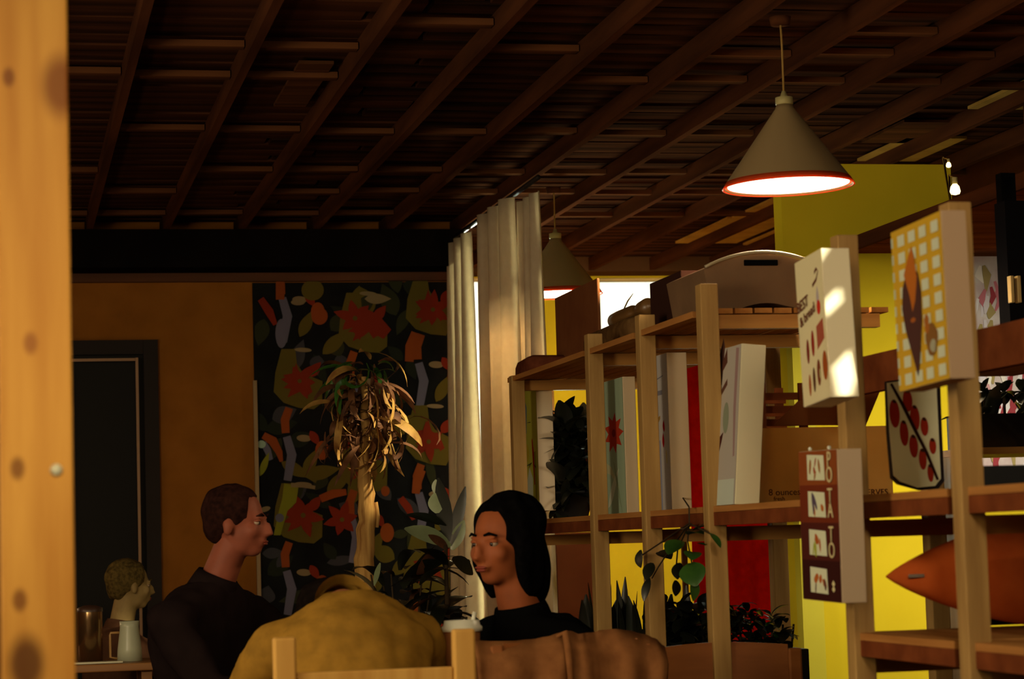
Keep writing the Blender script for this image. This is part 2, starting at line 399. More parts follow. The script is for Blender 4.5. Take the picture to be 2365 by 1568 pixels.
# bird
sh.append((OR, strip([(608, 1005), (630, 1018), (645, 1045), (650, 1066)], [8, 11, 8, 4]))); sh.append((LV, strip([(608, 1022), (618, 1040), (626, 1062)], [7, 8, 5]))); sh.append(((150, 176, 160), ell(604, 1026, 10, 9)))
sh.append((YG, leafp(600, 1100, 60, 8, -1.2))); sh.append((YG, [(656, 1116), (690, 1122), (684, 1160), (664, 1180), (648, 1236), (632, 1236), (644, 1180), (652, 1150)]))
sh.append((CR, strip([(672, 1120), (700, 1121), (728, 1126)], [5, 5, 4]))); sh.append((LV, ell(646, 1196, 10, 10))); sh.append((CR, ell(612, 1176, 13, 6, -.3)))
sh.append((OR, strip([(740, 1152), (770, 1140), (800, 1136)], [9, 10, 7]))); sh.append((RD, ell(798, 1026, 10, 12))); sh.append((OR, ell(890, 1134, 10, 12)))
sh.append((OR, strip([(960, 1140), (964, 1110), (975, 1085)], [9, 11, 9]))); sh.append((RD, strip([(925, 1150), (942, 1172), (956, 1200)], [8, 9, 5])))
sh = [(c, [(min(max(x, 588), 1038), min(max(y, 644), 1450)) for x, y in p]) for c, p in sh]
random.seed(11)
flatprint('mural_print', sh, lambda u, v, l: onY(u, v, YB-.0125-l), mur, .0008)
pt = onY(592, 1100, YB)
struct(box('trim_5', pt.x-.012, pt.x+.008, YB-.05, YB-.031, 0, onY(592, 880, YB).z, mat('pale_bead', (150, 126, 92), .5)))

# ------------------------------------------------------------------ curtain (along plane X = 2.3)
M_cur = mat('linen_curtain', (226, 212, 184), .9, 'cloth', (212, 196, 168), 30, .05, trans=.45)
XCU = 2.3
cur = tag(empty('curtain', (XCU, 11, 0)), 'pale linen curtains hanging in deep folds beside the mural', 'curtain')
def curtain_panel(pxa, pxb, ztop, phase, amp, parent, xo=0):
    ya, yb = onX(pxb, 800, XCU).y, onX(pxa, 800, XCU).y
    bm = bmesh.new(); nu, nv = 60, 24; g = []
    for i in range(nu+1):
        u = i/nu; rowv = []
        for j in range(nv+1):
            v = j/nv; z = .03+v*(ztop-.03)
            a = amp*(1.15-.45*v)
            x = XCU+xo + a*math.sin(u*2*PI*3.1+phase) + .01*math.sin(u*19+v*3)
            yy = ya+(yb-ya)*u + (1-v)*.03*math.sin(u*9+phase)
            rowv.append(bm.verts.new((x, yy, z)))
        g.append(rowv)
    for i in range(nu):
        for j in range(nv): bm.faces.new((g[i][j], g[i+1][j], g[i+1][j+1], g[i][j+1]))
    o = build('curtain_panel', bm, M_cur, None, True)
    sm = o.modifiers.new('s', 'SOLIDIFY'); sm.thickness = .003
    keep(o, cur); return o
ZC = onX(1198, 452, XCU).z
curtain_panel(1041, 1091, ZC, .5, .035, cur)
curtain_panel(1109, 1134, ZC-.01, 1.5, .03, cur, .02)
curtain_panel(1126, 1204, ZC, 2.4, .04, cur, -.03)
curtain_panel(1196, 1240, ZC-.02, .2, .035, cur, .02)
bm = bmesh.new(); tube(bm, [(XCU, onX(1240, 500, XCU).y-.05, ZC+.02), (XCU, YB-.35, ZC+.02)], .012, 10)
build('curtain_rail', bm, mat('rail_dark', (30, 24, 20), .5), cur, True).location = -cur.location

# ------------------------------------------------------------------ pendant lamps
M_bulb = mat('lamp_diffuser', (255, 244, 214), .5, emit=9)
M_cordm = mat('lamp_cord', (150, 120, 62), .6); M_cap = mat('lamp_cap', (170, 160, 110), .5)
M_halo = mat('lamp_halo_orange', (255, 120, 60), .5, trans=.8)  # orange tint standing in for the glow around the lamp mouth
def pendant(px, py, D, label, power):
    c = atD(px, py, D)   # centre of the lamp mouth
    e = tag(empty('pendant_lamp', c), label, 'lamp', 'cone pendant lamps over the shelving')
    R = .205; H = .262
    bm = bmesh.new(); lathe(bm, [(R, 0), (R*.985, .012), (.030, H-.012), (.026, H)], 64, caps=False)
    s = build('lamp_shade', bm, M_shade, e, True); m_ = s.modifiers.new('s', 'SOLIDIFY'); m_.thickness = .002; m_.offset = -1
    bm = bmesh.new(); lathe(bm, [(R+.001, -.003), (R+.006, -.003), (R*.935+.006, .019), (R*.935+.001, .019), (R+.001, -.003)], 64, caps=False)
    build('halo_band', bm, M_halo, s, True)  # added band imitating the lamp's halo, not a part of the shade
    bm = bmesh.new(); lathe(bm, [(.001, .002), (R-.012, .004), (R-.012, .008), (.001, .010)], 64)
    build('diffuser', bm, M_bulb, e, True)
    bm = bmesh.new(); lathe(bm, [(.026, H), (.028, H+.002), (.028, H+.024), (.012, H+.028), (.006, H+.045)], 32)
    build('cap', bm, M_cap, e, True)
    bm = bmesh.new(); top = 2.86-c.z
    tube(bm, [(0, 0, H+.04), (.002, 0, H+.2), (0, 0, top)], .0035, 8)
    build('cord', bm, M_cordm, e, True)
    bm = bmesh.new(); lathe(bm, [(.001, top-.03), (.03, top-.03), (.035, top-.004), (.001, top-.002)], 24)
    build('ceiling_rose', bm, M_joist, e, True)
    e.rotation_euler = (0, math.radians(-.6), 0)
    lamp('pendant_light', 'SPOT', c+Vector((0, 0, -.012)), power, (1, .70, .36), .12, target=c+Vector((0, 0, -2)), spot_size=math.radians(160), spot_blend=.5)
    return c
L1 = pendant(1821, 430, 7.45, 'larger grey cone pendant lamp glowing above the white bread sign', 95)
L2 = pendant(1288, 680, 10.9, 'smaller cone pendant lamp glowing at the curtain edge', 70)

# ------------------------------------------------------------------ shelving
A = 2.1; B = 2.70
sh_ = tag(empty('shelving_unit', (A, 7, 0)), 'long open pine shelving unit with square posts and slatted top', 'shelves')
def py_front(px): return onX(px, 1000, A).y
pw = .028
def post(px, ytop, X=A, name='post', w=pw, zb=0):
    p = onX(px, ytop, X)
    return box(name, X-w, X+w, p.y-w, p.y+w, zb, p.z, M_pine, sh_, .003)
FP = [(1184, 868), (1361, 772), (1480, 728), (1622, 657), (1940, 545), (2196, 470)]
for px, yt in FP: post(px+9, yt)
for px, yt in ((1262, 830), (1777, 760), (2132, 660)): post(px, yt, B)
ZT = onX(1500, 757, A).z    # top shelf
yN, yFar = py_front(1622+9), py_front(1184)
# top shelf: slats and rails
ns = 9; sw = (B-A-.03)/ns
for i in range(ns):
    box('slat', A+.034+i*sw+.004, A+.034+(i+1)*sw-.004, yN-.02, yFar, ZT-.018+random.uniform(0, .003), ZT, M_pineY, sh_)
for px in (1631, 1489, 1370, 1193):
    y0 = py_front(px)
    box('side_rail', A+pw+.001, B-pw-.001, y0-.02, y0+.02, ZT-.062, ZT-.020, M_pineX, sh_)
box('front_rail', A-.022, A-.002+.02, yN+.03, py_front(1489)-.03, ZT-.024, ZT-.004, M_pineY, sh_)
box('front_rail', A-.022, A-.002+.02, py_front(1489)+.03, py_front(1370)-.03, ZT-.024, ZT-.004, M_pineY, sh_)
box('front_rail', A-.022, A-.002+.02, py_front(1370)+.03, yFar-.03, ZT-.024, ZT-.004, M_pineY, sh_)
# middle shelf
ZM = onX(1640, 1170, A).z
def shelf(y0, y1, z, nm='shelf_board', x0=A+.03, x1=B-.03):
    nb = 3; w = (x1-x0)/nb
    for i in range(nb): box(nm, x0+i*w+.002, x0+(i+1)*w-.002, y0, y1, z-.018, z, M_pineY, sh_)
    box('shelf_rail', A-.012, A+.020, y0+.0, y1, z-.058, z-.019, M_loft, sh_); box('board_edge', A-.012, A+.029, y0, y1, z-.018, z, M_pineY, sh_)
ys = [py_front(p[0]+9) for p in FP]
for i in range(5):
    shelf(ys[i+1]+pw+.002, ys[i]-pw-.002, ZM)
shelf(3.6, ys[5]-pw-.002, ZM)
# shelves right of the red banner: upper dark one and lower one
ZU = onX(2300, 770, 2.45).z
box('shelf_board', 2.40, 3.0, 5.12, 6.6, ZU-.03, ZU, M_pineY, sh_)
box('shelf_rail', 2.37, 2.399, 5.12, 6.6, ZU-.10, ZU+.004, M_loft, sh_)
ZLo = onX(2100, 1470, A).z
shelf(ys[5]+pw+.002, ys[4]-pw-.002, ZLo); shelf(3.6, ys[5]-pw-.002, ZLo)
for px in (1949, 2205):
    y0 = py_front(px)
    for z in (ZM, ZLo): box('side_rail', A+pw+.001, B-pw-.001, y0-.018, y0+.018, z-.105, z-.062, M_pineX, sh_)
for px in (1631, 1489, 1370, 1193):
    y0 = py_front(px); box('side_rail', A+pw+.001, B-pw-.001, y0-.018, y0+.018, ZM-.105, ZM-.062, M_pineX, sh_)
# bolts on posts
bm = bmesh.new(); lathe(bm, [(.0005, -.002), (.006, -.001), (.006, .001), (.0005, .003)], 10, Matrix.Rotation(PI/2, 3, 'X'))
bo = bpy.data.meshes.new('bolt'); bm.to_mesh(bo); bm.free(); bo.materials.append(mat('bolt_steel', (170, 176, 170), .3, metal=.6))
for i, yy in enumerate(ys[1:]):
    for z in (ZM-.03, ZLo-.03):
        for dx in (-.01, .012):
            o = link('bolt', bo, None); o.location = (A+dx, yy-pw-.001, z+dx*.3); keep(o, sh_)

# ------------------------------------------------------------------ canvases
def canvas(label, x0, pl_, pe, pr, yt, yb, face, shapes, lean=0, tilt=0, name='canvas_print', cat='picture', edge=None, group=None, thick=None):
    p = onX(pe, (yt+yb)/2, x0); y1 = p.y; y2 = onX(pl_, (yt+yb)/2, x0).y
    zt = onX(pe, yt, x0).z; zb = onX(pe, yb, x0).z
    x1 = onY(pr, (yt+yb)/2, y1).x
    if cat == 'picture': zb = max(zb, ZM+.002)
    w = y2-y1; h = zt-zb; d = x1-x0
    e = tag(empty(name, (x0, y1, zb)), label, cat, group)
    bm = bmesh.new(); abox(bm, 0, d, 0, w, 0, h, .002); build('frame_block', bm, edge or M_white, e)
    # printed face (faces -X); u from far (left in view) to near, v up
    fn = lambda u, v, l: Vector((-.0006-l, w*(1-u), h*v))
    me = flatprint('print', [(face, quad(0.004, .003, .996, .997))]+shapes, fn, None, .0005); me.parent = e
    e.rotation_euler = (tilt, lean, 0)
    return e, w, h, d
random.seed(5)
A_sh = [((98, 118, 128), [(.30, .62), (.45, .60), (.50, .80), (.40, .86), (.28, .84)]), ((150, 40, 24), strip([(.72, .55), (.78, .40), (.80, .2)], [.02, .05, .02])),
        ((126, 126, 34), strip([(.85, .45), (.88, .2), (.86, .03)], [.04, .06, .03])), ((170, 180, 160), [(.35, .05), (.70, .06), (.72, .25), (.55, .34), (.38, .2)]), ((168, 152, 40), ell(.35, .45, .2, .08))]
canvas('slim yellow-green canvas print standing at the dim far end of the shelf', 2.2, 1198, 1242, 1279, 872, 1180, (160, 160, 62), A_sh)
canvas('narrow purple and grey canvas half hidden behind the yellow-green one', 2.205, 1186, 1197, 1199, 880, 1120, (150, 136, 118), [((58, 38, 78), quad(.1, 0, .98, .68)), ((110, 60, 44), quad(.3, 0, .98, .14))], edge=mat('dark_edge', (30, 24, 26), .8))
B_sh = [((170, 56, 34), [(.55+(.43, .24)[k % 2]*math.cos(k*PI/9), .60+(.155, .095)[k % 2]*math.sin(k*PI/9)) for k in range(18)]), ((126, 36, 28), ell(.55, .60, .08, .03)),
        ((176, 176, 140), strip([(.1, .36), (.4, .32), (.7, .18)], [.04, .03, .02])), ((190, 196, 176), leafp(.2, .05, .6, .05, .5)), ((134, 150, 120), leafp(.5, .4, .5, .03, -.9))]
canvas('pale green canvas print with a big red flower standing on the middle shelf', 2.18, 1391, 1443, 1472, 868, 1194, (150, 170, 146), B_sh)
C_sh = [((150, 120, 60), strip([(.2, .62), (.4, .56), (.62, .60)], [.012, .03, .01])), ((120, 118, 128), quad(.35, .74, .75, .77)), ((120, 118, 128), strip([(.2, .83), (.8, .86)], .004)), ((150, 30, 30), leafp(.72, .40, .10, .05, 1.5)),
        ((150, 30, 30), leafp(.76, .50, .08, .05, 1.4)), ((136, 140, 168), quad(.55, 0, .60, .45)), ((182, 168, 108), strip([(.84, .38), (.86, .3)], .02))]
canvas('white canvas print with faint sketch and small red marks between the shelf posts', 2.18, 1497, 1546, 1592, 812, 1184, (176, 172, 170), C_sh)
D_sh = [((74, 48, 42), strip([(.15+.04*math.sin(i), .98-i*.04) for i in range(16)], [.14, .17, .12, .15, .1, .12, .09, .1, .08, .09, .06, .05, .05, .04, .03, .01])), ((88, 56, 46), strip([(.2, .85), (.45, .95)], [.02, .05])), ((92, 62, 50), strip([(.2, .7), (.5, .78)], .02)),
        ((70, 36, 34), leafp(.05, .28, .42, .05, .45)), ((150, 122, 122), strip([(.86, .98), (.84, .6), (.88, .3)], [.06, .05, .03])), ((132, 140, 120), ell(.5, .55, .12, .1)), ((186, 196, 186), quad(.05, .0, .95, .16))]
canvas('largest canvas, white with a dark bare-branch print, leaning on the shelf by the carton', 2.10, 1634, 1690, 1747, 790, 1170, (172, 166, 158), D_sh, lean=.085, edge=mat('canvas_edge_light', (212, 206, 176), .8))

def on_face(e, w, u, v, h, size, s, m, rot=0):
    # text lying on the -X face; text x axis runs towards -Y
    l = Matrix(((0, 0, -1, -.0042), (-1, 0, 0, w*(1-u)), (0, 1, 0, h*v), (0, 0, 0, 1)))
    o = textobj('lettering', s, size, l @ Matrix.Rotation(rot, 4, 'Z'), m, None); o.parent = e; return o
M_ink = mat('brown_ink', (92, 44, 30), .8); M_cream = mat('cream_ink', (196, 184, 140), .8)
br = [(110, 40, 32), (134, 44, 34), (150, 78, 60)]
s1 = [(br[0], ell(.30, .36, .055, .085, -.05)), (br[1], ell(.50, .40, .06, .09, -.05)), (br[2], [(.66, .34), (.94, .40), (.92, .54), (.66, .50)]),
      ((150, 80, 44), ell(.30, .13, .045, .075, -.05)), ((84, 52, 34), ell(.47, .155, .05, .085, -.05)), ((110, 56, 36), ell(.66, .19, .07, .09, -.05)), ((176, 168, 120), ell(.70, .18, .02, .035)), ((146, 74, 34), ell(.90, .22, .09, .10, -.05)),
      ((84, 34, 28), strip([(.62, .78), (.78, .81), (.86, .86), (.80, .88), (.72, .86)], .012)), ((166, 156, 160), leafp(.78, .62, .15, .05, 1.5)), ((180, 50, 36), ell(.80, .62, .07, .05))]
e, w, h, d = canvas('white box sign with rows of brown loaves and sunlit edge, hung on a post', S1X, 1849, 1911, 1977, 566, 918, (206, 198, 160), s1, tilt=-.07, name='box_sign', cat='sign', group=None, edge=mat('sign_edge_white', (222, 212, 182), .8))
on_face(e, w, .24, .685, h, .040, 'BEST', M_ink, .12); on_face(e, w, .40, .60, h, .036, '& bread', M_ink, .22)
# gingham sign with fish-shaped motif
g = []
for i in range(5):
    for j in range(9):
        u0 = [-.0, .12, .34, .56, .80][i]; 
        if i == 0: g.append(((176, 186, 170), quad(.005, .04+j*.107, .04, .04+j*.107+.06)))
        else: g.append(((188, 196, 176), quad(u0+.02, .03+j*.107, u0+.155, .03+j*.107+.068)))
g += [((74, 48, 44), [(.20, .62), (.26, .68), (.40, .76), (.52, .68), (.56, .56), (.55, .40), (.47, .16), (.42, .06), (.34, .18), (.22, .36), (.17, .50)]),
      ((166, 96, 36), [(.24, .70), (.32, .78), (.42, .86), (.46, .80), (.50, .66), (.44, .52), (.38, .46), (.34, .56)]), ((150, 86, 40), ell(.38, .41, .05, .015)),
      ((120, 84, 44), ell(.72, .26, .12, .10, 0, 16, .25)), ((150, 92, 40), ell(.64, .36, .05, .06, 0, 12, .3)), ((150, 150, 130), ell(.74, .22, .06, .04, 0, 12, .3))]
canvas('yellow gingham box sign with a long brown aubergine shape, on the tall right post', 1.96, 2068, 2186, 2244, 480, 876, (186, 150, 44), g, tilt=-.03, name='box_sign', cat='sign', edge=mat('sign_edge_tan', (168, 142, 116), .8))
# POTATO sign
pt_ = [((128, 68, 34), quad(.004, .77, .996, .997)), ((104, 46, 28), quad(.004, .52, .996, .77)), ((74, 34, 28), quad(.004, .27, .996, .52)), ((54, 26, 24), quad(.004, .004, .996, .27))]
for i, (v0, cs) in enumerate(((.80, [(144, 96, 52), (150, 70, 44)]), (.555, [(84, 72, 92), (166, 96, 40)]), (.30, [(160, 84, 40), (150, 160, 60)]), (.05, [(166, 90, 40), (90, 60, 50)]))):
    pt_.append(((200, 206, 180), [(.23, v0+.005), (.68, v0), (.66, v0+.165), (.23, v0+.175)]))
    for k in range(5):
        pt_.append((cs[k % 2], ell(random.uniform(.30, .62), v0+random.uniform(.03, .14), random.uniform(.03, .08), random.uniform(.014, .03), random.uniform(0, 3), 12, .2)))
for dv in (.10, .065): pt_.append(((206, 196, 150), [(.82, dv), (.78, dv+.02), (.82, dv+.045), (.86, dv+.02)]))
e, w, h, d = canvas('tall narrow brown box sign lettered POTATO with four pictures, low on the post', 1.95, 1849, 1938, 1995, 1036, 1393, (110, 50, 30), pt_, tilt=.02, name='box_sign', cat='sign', edge=mat('sign_edge_grey', (176, 156, 132), .8))
for ch, v in zip('POTATO', (.93, .83, .69, .60, .44, .335)): on_face(e, w, .82, v, h, .055, ch, M_cream)
# brackets that fix the three box signs to their posts
for o in [q for q in COL.objects if q.name.startswith('box_sign')]:
    l = o.location; d_ = max(c.co.x for c in o.children[0].data.vertices); w_ = max(c.co.y for c in o.children[0].data.vertices); h_ = max(c.co.z for c in o.children[0].data.vertices)
    k_ = min(ys, key=lambda v: abs(v-(l.y+w_)))
    bm = bmesh.new(); abox(bm, d_-.002, A-pw+.012-l.x, w_-.03, k_-pw-l.y+.012, h_*.5, h_*.5+.03)
    build('bracket', bm, mat('bolt_steel', (170, 176, 170), .3, metal=.6), o)
# eyelets on top of the potato sign
for u in (.2, .7):
    bm = bmesh.new(); lathe(bm, [(.004, 0), (.005, .002), (.004, .004)], 12, Matrix.Rotation(PI/2, 3, 'X'))
    o = build('eyelet', bm, mat('bolt_white', (200, 210, 200), .3), e, True); o.location = (.01, w*(1-u), h+.005)

# ------------------------------------------------------------------ carton on the middle shelf with open flaps
M_card = mat('cardboard', (206, 160, 88), .85, 'noise', (190, 144, 76), 5, .04); M_cardd = mat('cardboard_dark', (120, 74, 44), .9)
yb_ = 6.75; a_ = onY(1748, 1165, yb_); b__ = onY(2056, 983, yb_)
x0, x1, z0, z1 = a_.x, b__.x, ZM, b__.z
ct = tag(empty('carton', (x0, yb_, z0)), 'brown cardboard carton with raised flaps on the middle shelf behind the post', 'box')
t = .006; dy = .34
box('carton_side', x0, x1, yb_, yb_+t, z0+.001, z1, M_card, ct); box('carton_side', x0, x1, yb_+dy, yb_+dy+t, z0+.001, z1, M_card, ct)
box('carton_side', x0, x0+t, yb_+t+.001, yb_+dy-.001, z0+.001, z1, M_card, ct); box('carton_side', x1-t, x1, yb_+t+.001, yb_+dy-.001, z0+.001, z1, M_card, ct)
box('carton_bottom', x0+t+.001, x1-t-.001, yb_+t+.001, yb_+dy-.001, z0+.001, z0+.008, M_card, ct)
def polyslab(name, pts, th, m, parent, dirv=Vector((0, 1, 0))):
    """slab from a planar world polygon, thickened along its normal."""
    bm = bmesh.new(); vs = [bm.verts.new(p) for p in pts]; f = bm.faces.new(vs)
    r = bmesh.ops.extrude_face_region(bm, geom=[f]); f.normal_update(); n = f.normal*th; n = n if n.dot(dirv) > 0 else -n
    bmesh.ops.translate(bm, verts=[v for v in r['geom'] if isinstance(v, bmesh.types.BMVert)], vec=n)
    o = build(name, bm, m); 
    if parent is not None: keep(o, parent)
    return o
polyslab('flap', [onY(1787, 982, yb_+.1), onY(1845, 925, yb_+.1), onY(1930, 920, yb_+.1), onY(1930, 982, yb_+.1)], .005, M_cardd, ct)
polyslab('flap', [onY(1930, 982, yb_+.16), onY(1925, 905, yb_+.16), onY(1985, 850, yb_+.16), onY(2052, 856, yb_+.16), onY(2000, 982, yb_+.16)], .005, M_cardd, ct)
for (px, s_, sz) in ((1812, '8 ounces', .028), (1800, 'fresh', .018), (2022, 'SERVES', .026)):
    p = onY(px, 1137 if sz > .02 else 1152, yb_-.001)
    textobj('lettering', s_, sz, Matrix.Translation(p) @ Matrix.Rotation(PI/2, 4, 'X'), mat('carton_ink', (74, 40, 30), .8), ct)
box('handle_slot', onY(1700, 1100, yb_).x, x0-.004, yb_+.02, yb_+.28, ZM+.001, z1-.02, mat('card_edge_dark', (44, 26, 24), .9), None)  # dark block set along the darker left side of the carton
bpy.data.objects['handle_slot'].name = 'dark_side_block'
tag(bpy.data.objects['dark_side_block'], 'dark upright folder at the darker left side of the carton, by the largest canvas', 'block')
# slatted crate behind the flap
cr = onY(1745, 985, 7.0); cr2 = onY(1862, 892, 7.0)
ce = tag(empty('slatted_crate', (cr.x, 7.0, z1)), 'small slatted wooden crate seen beyond the carton top', 'crate')
hh = (cr2.z-cr.z)
for i in range(3):
    box('slat', cr.x, cr2.x, 7.0, 7.012, ZM+.25+i*.10*0+cr.z-ZM-.25+i*hh/3, cr.z+i*hh/3+hh*.18, M_loft, ce)
    box('slat', cr.x, cr2.x, 7.20, 7.212, cr.z+i*hh/3, cr.z+i*hh/3+hh*.18, M_loft, ce)
for x in (cr.x+.006, cr2.x-.030):
    for yy in (6.985, 7.213): box('corner_post', x, x+.026, yy, yy+.014, ZM+.001, cr2.z+.01, M_loft, ce)

# ------------------------------------------------------------------ tomato board
TY = 5.62
tb = tag(empty('tomato_board', onY(2110, 1130, TY)), 'white serving board painted with red cherry tomatoes on a dark vine', 'board')
brd = [(2052, 882), (2163, 868), (2168, 1000), (2173, 1105), (2160, 1122), (2120, 1126), (2080, 1112), (2065, 1098), (2056, 1000)]
ptsb = [onY(x, y, TY) for x, y in brd]
ptsb[0:2] = [onY(2050, 884, TY), onY(2162, 870, TY)]
polyslab('board_back', [onY(x+(8 if x > 2110 else -3), y+(6 if y > 1000 else -2), TY+.010) for x, y in brd], .02, mat('board_rim', (34, 24, 26), .6), tb)
polyslab('board_face', ptsb, .006, mat('board_white', (234, 234, 200), .5), tb)
shp = []
for (x, y, rx, ry) in ((2066, 955, 12, 33), (2096, 925, 11, 26), (2088, 1000, 10, 30), (2113, 965, 11, 30), (2110, 1030, 10, 27), (2135, 985, 9, 22), (2131, 1060, 9, 25), (2154, 1030, 8, 19), (2149, 1092, 7, 21)):
    shp.append(((166, 50, 30), ell(x, y, rx, ry, -.08)))
    shp.append(((66, 40, 26), leafp(x-5, y-ry+2, 12, 4, .6)))
shp.append(((52, 30, 24), strip([(2058, 886), (2085, 935), (2112, 990), (2140, 1045), (2166, 1108)], [3, 4, 4, 3.5, 3])))
flatprint('print', shp, lambda u, v, l: onY(u, v, TY-.0008-l), tb, .0006)

# ------------------------------------------------------------------ things on the top shelf
def rot_about(bm, c, R): bmesh.ops.rotate(bm, verts=bm.verts, cent=c, matrix=R)
# carton at the far end on top
fb = onX(1378, 642, 2.36); ff = onX(1281, 690, 2.36)
tag(box('tall_panel', 2.36, 2.372, fb.y, ff.y, ZT+.001, fb.z, mat('brown_carton', (124, 78, 48), .85, 'noise', (112, 68, 42), 6), bev=.004), 'plain brown board standing upright on the far end of the shelf top beside the window', 'board')
# storage crate with handle slot
M_bin = mat('grey_brown_plastic', (112, 86, 62), .5, 'noise', (100, 76, 54), 8)
by0 = yN-.05+.05; c0 = onY(1617, 655, by0); c1 = onY(1866, 600, by0)
bx0, bx1 = c0.x+.02, c1.x
ztop = onY(1740, 578, by0).z
be = tag(empty('storage_bin', ((bx0+bx1)/2, by0, ZT)), 'long grey-brown plastic storage bin with arched lid on the shelf top', 'bin')
bl = .42
prof = []
nn = 16
for i in range(nn+1):
    u = i/nn; prof.append((bx0+(bx1-bx0)*u, ztop-.035*(2*u-1.15)**2-.008))
poly = [(bx0+.02, ZT+.004)] + [(bx0+(bx1-bx0)*.35, ZT+.004)] + [(bx0+(bx1-bx0)*(.35+.5*k/8), ZT+.004+.016*math.sin(PI*k/8)) for k in range(1, 8)] + [(bx0+(bx1-bx0)*.88, ZT+.004), (bx1-.02, ZT+.004)] + prof[::-1]
bm = bmesh.new(); v0 = [bm.verts.new((x, by0+.02, z)) for x, z in poly]; f = bm.faces.new(v0)
r = bmesh.ops.extrude_face_region(bm, geom=[f]); bmesh.ops.translate(bm, verts=[v for v in r['geom'] if isinstance(v, bmesh.types.BMVert)], vec=(0, bl, 0))
keep(build('bin_body', bm, M_bin), be)
zs = onY(1760, 606, by0).z
box('handle_slot', onY(1722, 606, by0).x, onY(1800, 606, by0).x, by0+.012, by0+.0195, zs-.008, zs+.010, M_black, be, .002)
bm = bmesh.new(); tube(bm, [(x, by0+.008, z+.004) for x, z in prof], .005, 8); keep(build('lid_lip', bm, mat('lid_edge', (150, 138, 112), .25), None, True), be)
# dark carton behind the bin
q = onX(1500, 655, 2.18); tag(box('dark_carton', 2.18, 2.58, by0+bl+.06, q.y, ZT+.001, q.z, mat('dark_carton', (52, 32, 26), .9), bev=.003), 'dark low carton on the shelf top behind the grey-brown bin', 'box')
ZBL = onX(1490, 737, 2.22).z + .035
# bottle lying against the light
g0 = onX(1416, 708, 2.32); g1 = onX(1500, 668, 2.32); g0.z = ZBL+.036; g1.z = ZBL+.040
dirn = (g1-g0).normalized(); R = Vector((0, 0, 1)).rotation_difference(Vector((dirn.x, dirn.y, dirn.z))).to_matrix()
L = (g1-g0).length
bm = bmesh.new(); lathe(bm, [(.0005, 0), (.020, .004), (.030, .02), (.032, .10), (.031, L*.55), (.026, L*.62), (.017, L*.66), (.019, L*.70), (.030, L*.80), (.034, L*.95), (.030, L)], 24, R)
o = build('lying_bottle', bm, mat('amber_bottle', (110, 78, 40), .35), None, True); o.location = g0
tag(o, 'rounded brown bottle lying on the shelf top against the bright window', 'bottle')
bm = bmesh.new(); _m = g0.lerp(g1, .3); tube(bm, [_m+Vector((0, 0, .03))-g0, _m+Vector((0, -.06, .055))-g0, _m+Vector((0, -.14, .075))-g0], [.003, .003, .001], 6); s_ = build('string', bm, M_cordm, o, True)
# rounded cushion / folded blanket under it
def slab_round(name, pA, pB, xw, zb, zt, m, label, cat):
    y0, y1 = sorted((pA, pB))
    bm = bmesh.new(); abox(bm, -xw/2, xw/2, 0, y1-y0, 0, zt-zb, min(.035, (zt-zb)*.45))
    for v in bm.verts: v.co.z += .006*noise.noise(v.co*6)+.004; v.co.x += .015*noise.noise(v.co*5+Vector((9, 0, 0)))
    bmesh.ops.subdivide_edges(bm, edges=bm.edges, cuts=2, use_grid_fill=True)
    o = build(name, bm, m, None, True); o.location = (2.42, y0, zb); tag(o, label, cat); return o
slab_round('folded_blanket', onX(1500, 740, 2.3).y, onX(1386, 760, 2.3).y, .4, ZT+.002, ZBL, mat('blanket_brown', (98, 72, 42), .95, 'cloth', (80, 56, 32), 30), 'folded brown blanket on the shelf top under the lying bottle', 'blanket')
slab_round('folded_cloth', onX(1275, 840, 2.3).y, onX(1226, 850, 2.3).y-.06, .44, ZT+.002, ZT+.10, mat('cloth_russet', (112, 62, 42), .95, 'cloth', (88, 46, 32), 30), 'folded russet cloth at the far end of the shelf top by the curtain', 'cloth')

a, b = onY(1288, 1400, 11.3), onY(1373, 1228, 11.3)
cb_ = tag(empty('low_cupboard', ((a.x+b.x)/2, 11.3, 0)), 'plain brown cupboard beyond the far end of the shelving', 'cupboard')
box('cupboard_body', a.x, b.x, 11.32, 11.6, 0, b.z, M_brwall, cb_); box('door', a.x+.005, b.x-.005, 11.30, 11.319, .05, b.z-.02, M_brwall, cb_)
# ------------------------------------------------------------------ banner (red) on the far side
rb0 = onY(1590, 1000, 10.2).x; rb1 = onY(1832, 1000, 10.2).x
bm = bmesh.new(); g = []
zt_, zb_ = onY(1700, 700, 10.2).z, .1
for i in range(41):
    u = i/40; g.append([bm.verts.new((rb0+(rb1-rb0)*u, 10.2+.018*math.sin(u*22)+.012*math.sin(u*9+1), zb_+(zt_-zb_)*j/6)) for j in range(7)])
for i in range(40):
    for j in range(6): bm.faces.new((g[i][j], g[i+1][j], g[i+1][j+1], g[i][j+1]))
rbn = tag(empty('red_banner', ((rb0+rb1)/2, 10.2, zt_)), 'bright red fabric curtain panel hanging beyond the shelving', 'curtain')
o = build('fabric', bm, mat('red_fabric', (200, 22, 10), .85, 'cloth', (184, 18, 8), 30, .04), None, True); o.modifiers.new('s', 'SOLIDIFY').thickness = .004; keep(o, rbn)
bm = bmesh.new(); tube(bm, [(rb0-.05, 10.2, zt_+.01), (rb1+.05, 10.2, zt_+.01)], .012, 10); keep(build('rod', bm, M_joist, None, True), rbn)
for x in (rb0-.04, rb1+.04): box('pole', x-.012, x+.012, 10.19, 10.21, 0, zt_-.004, M_joist, rbn)

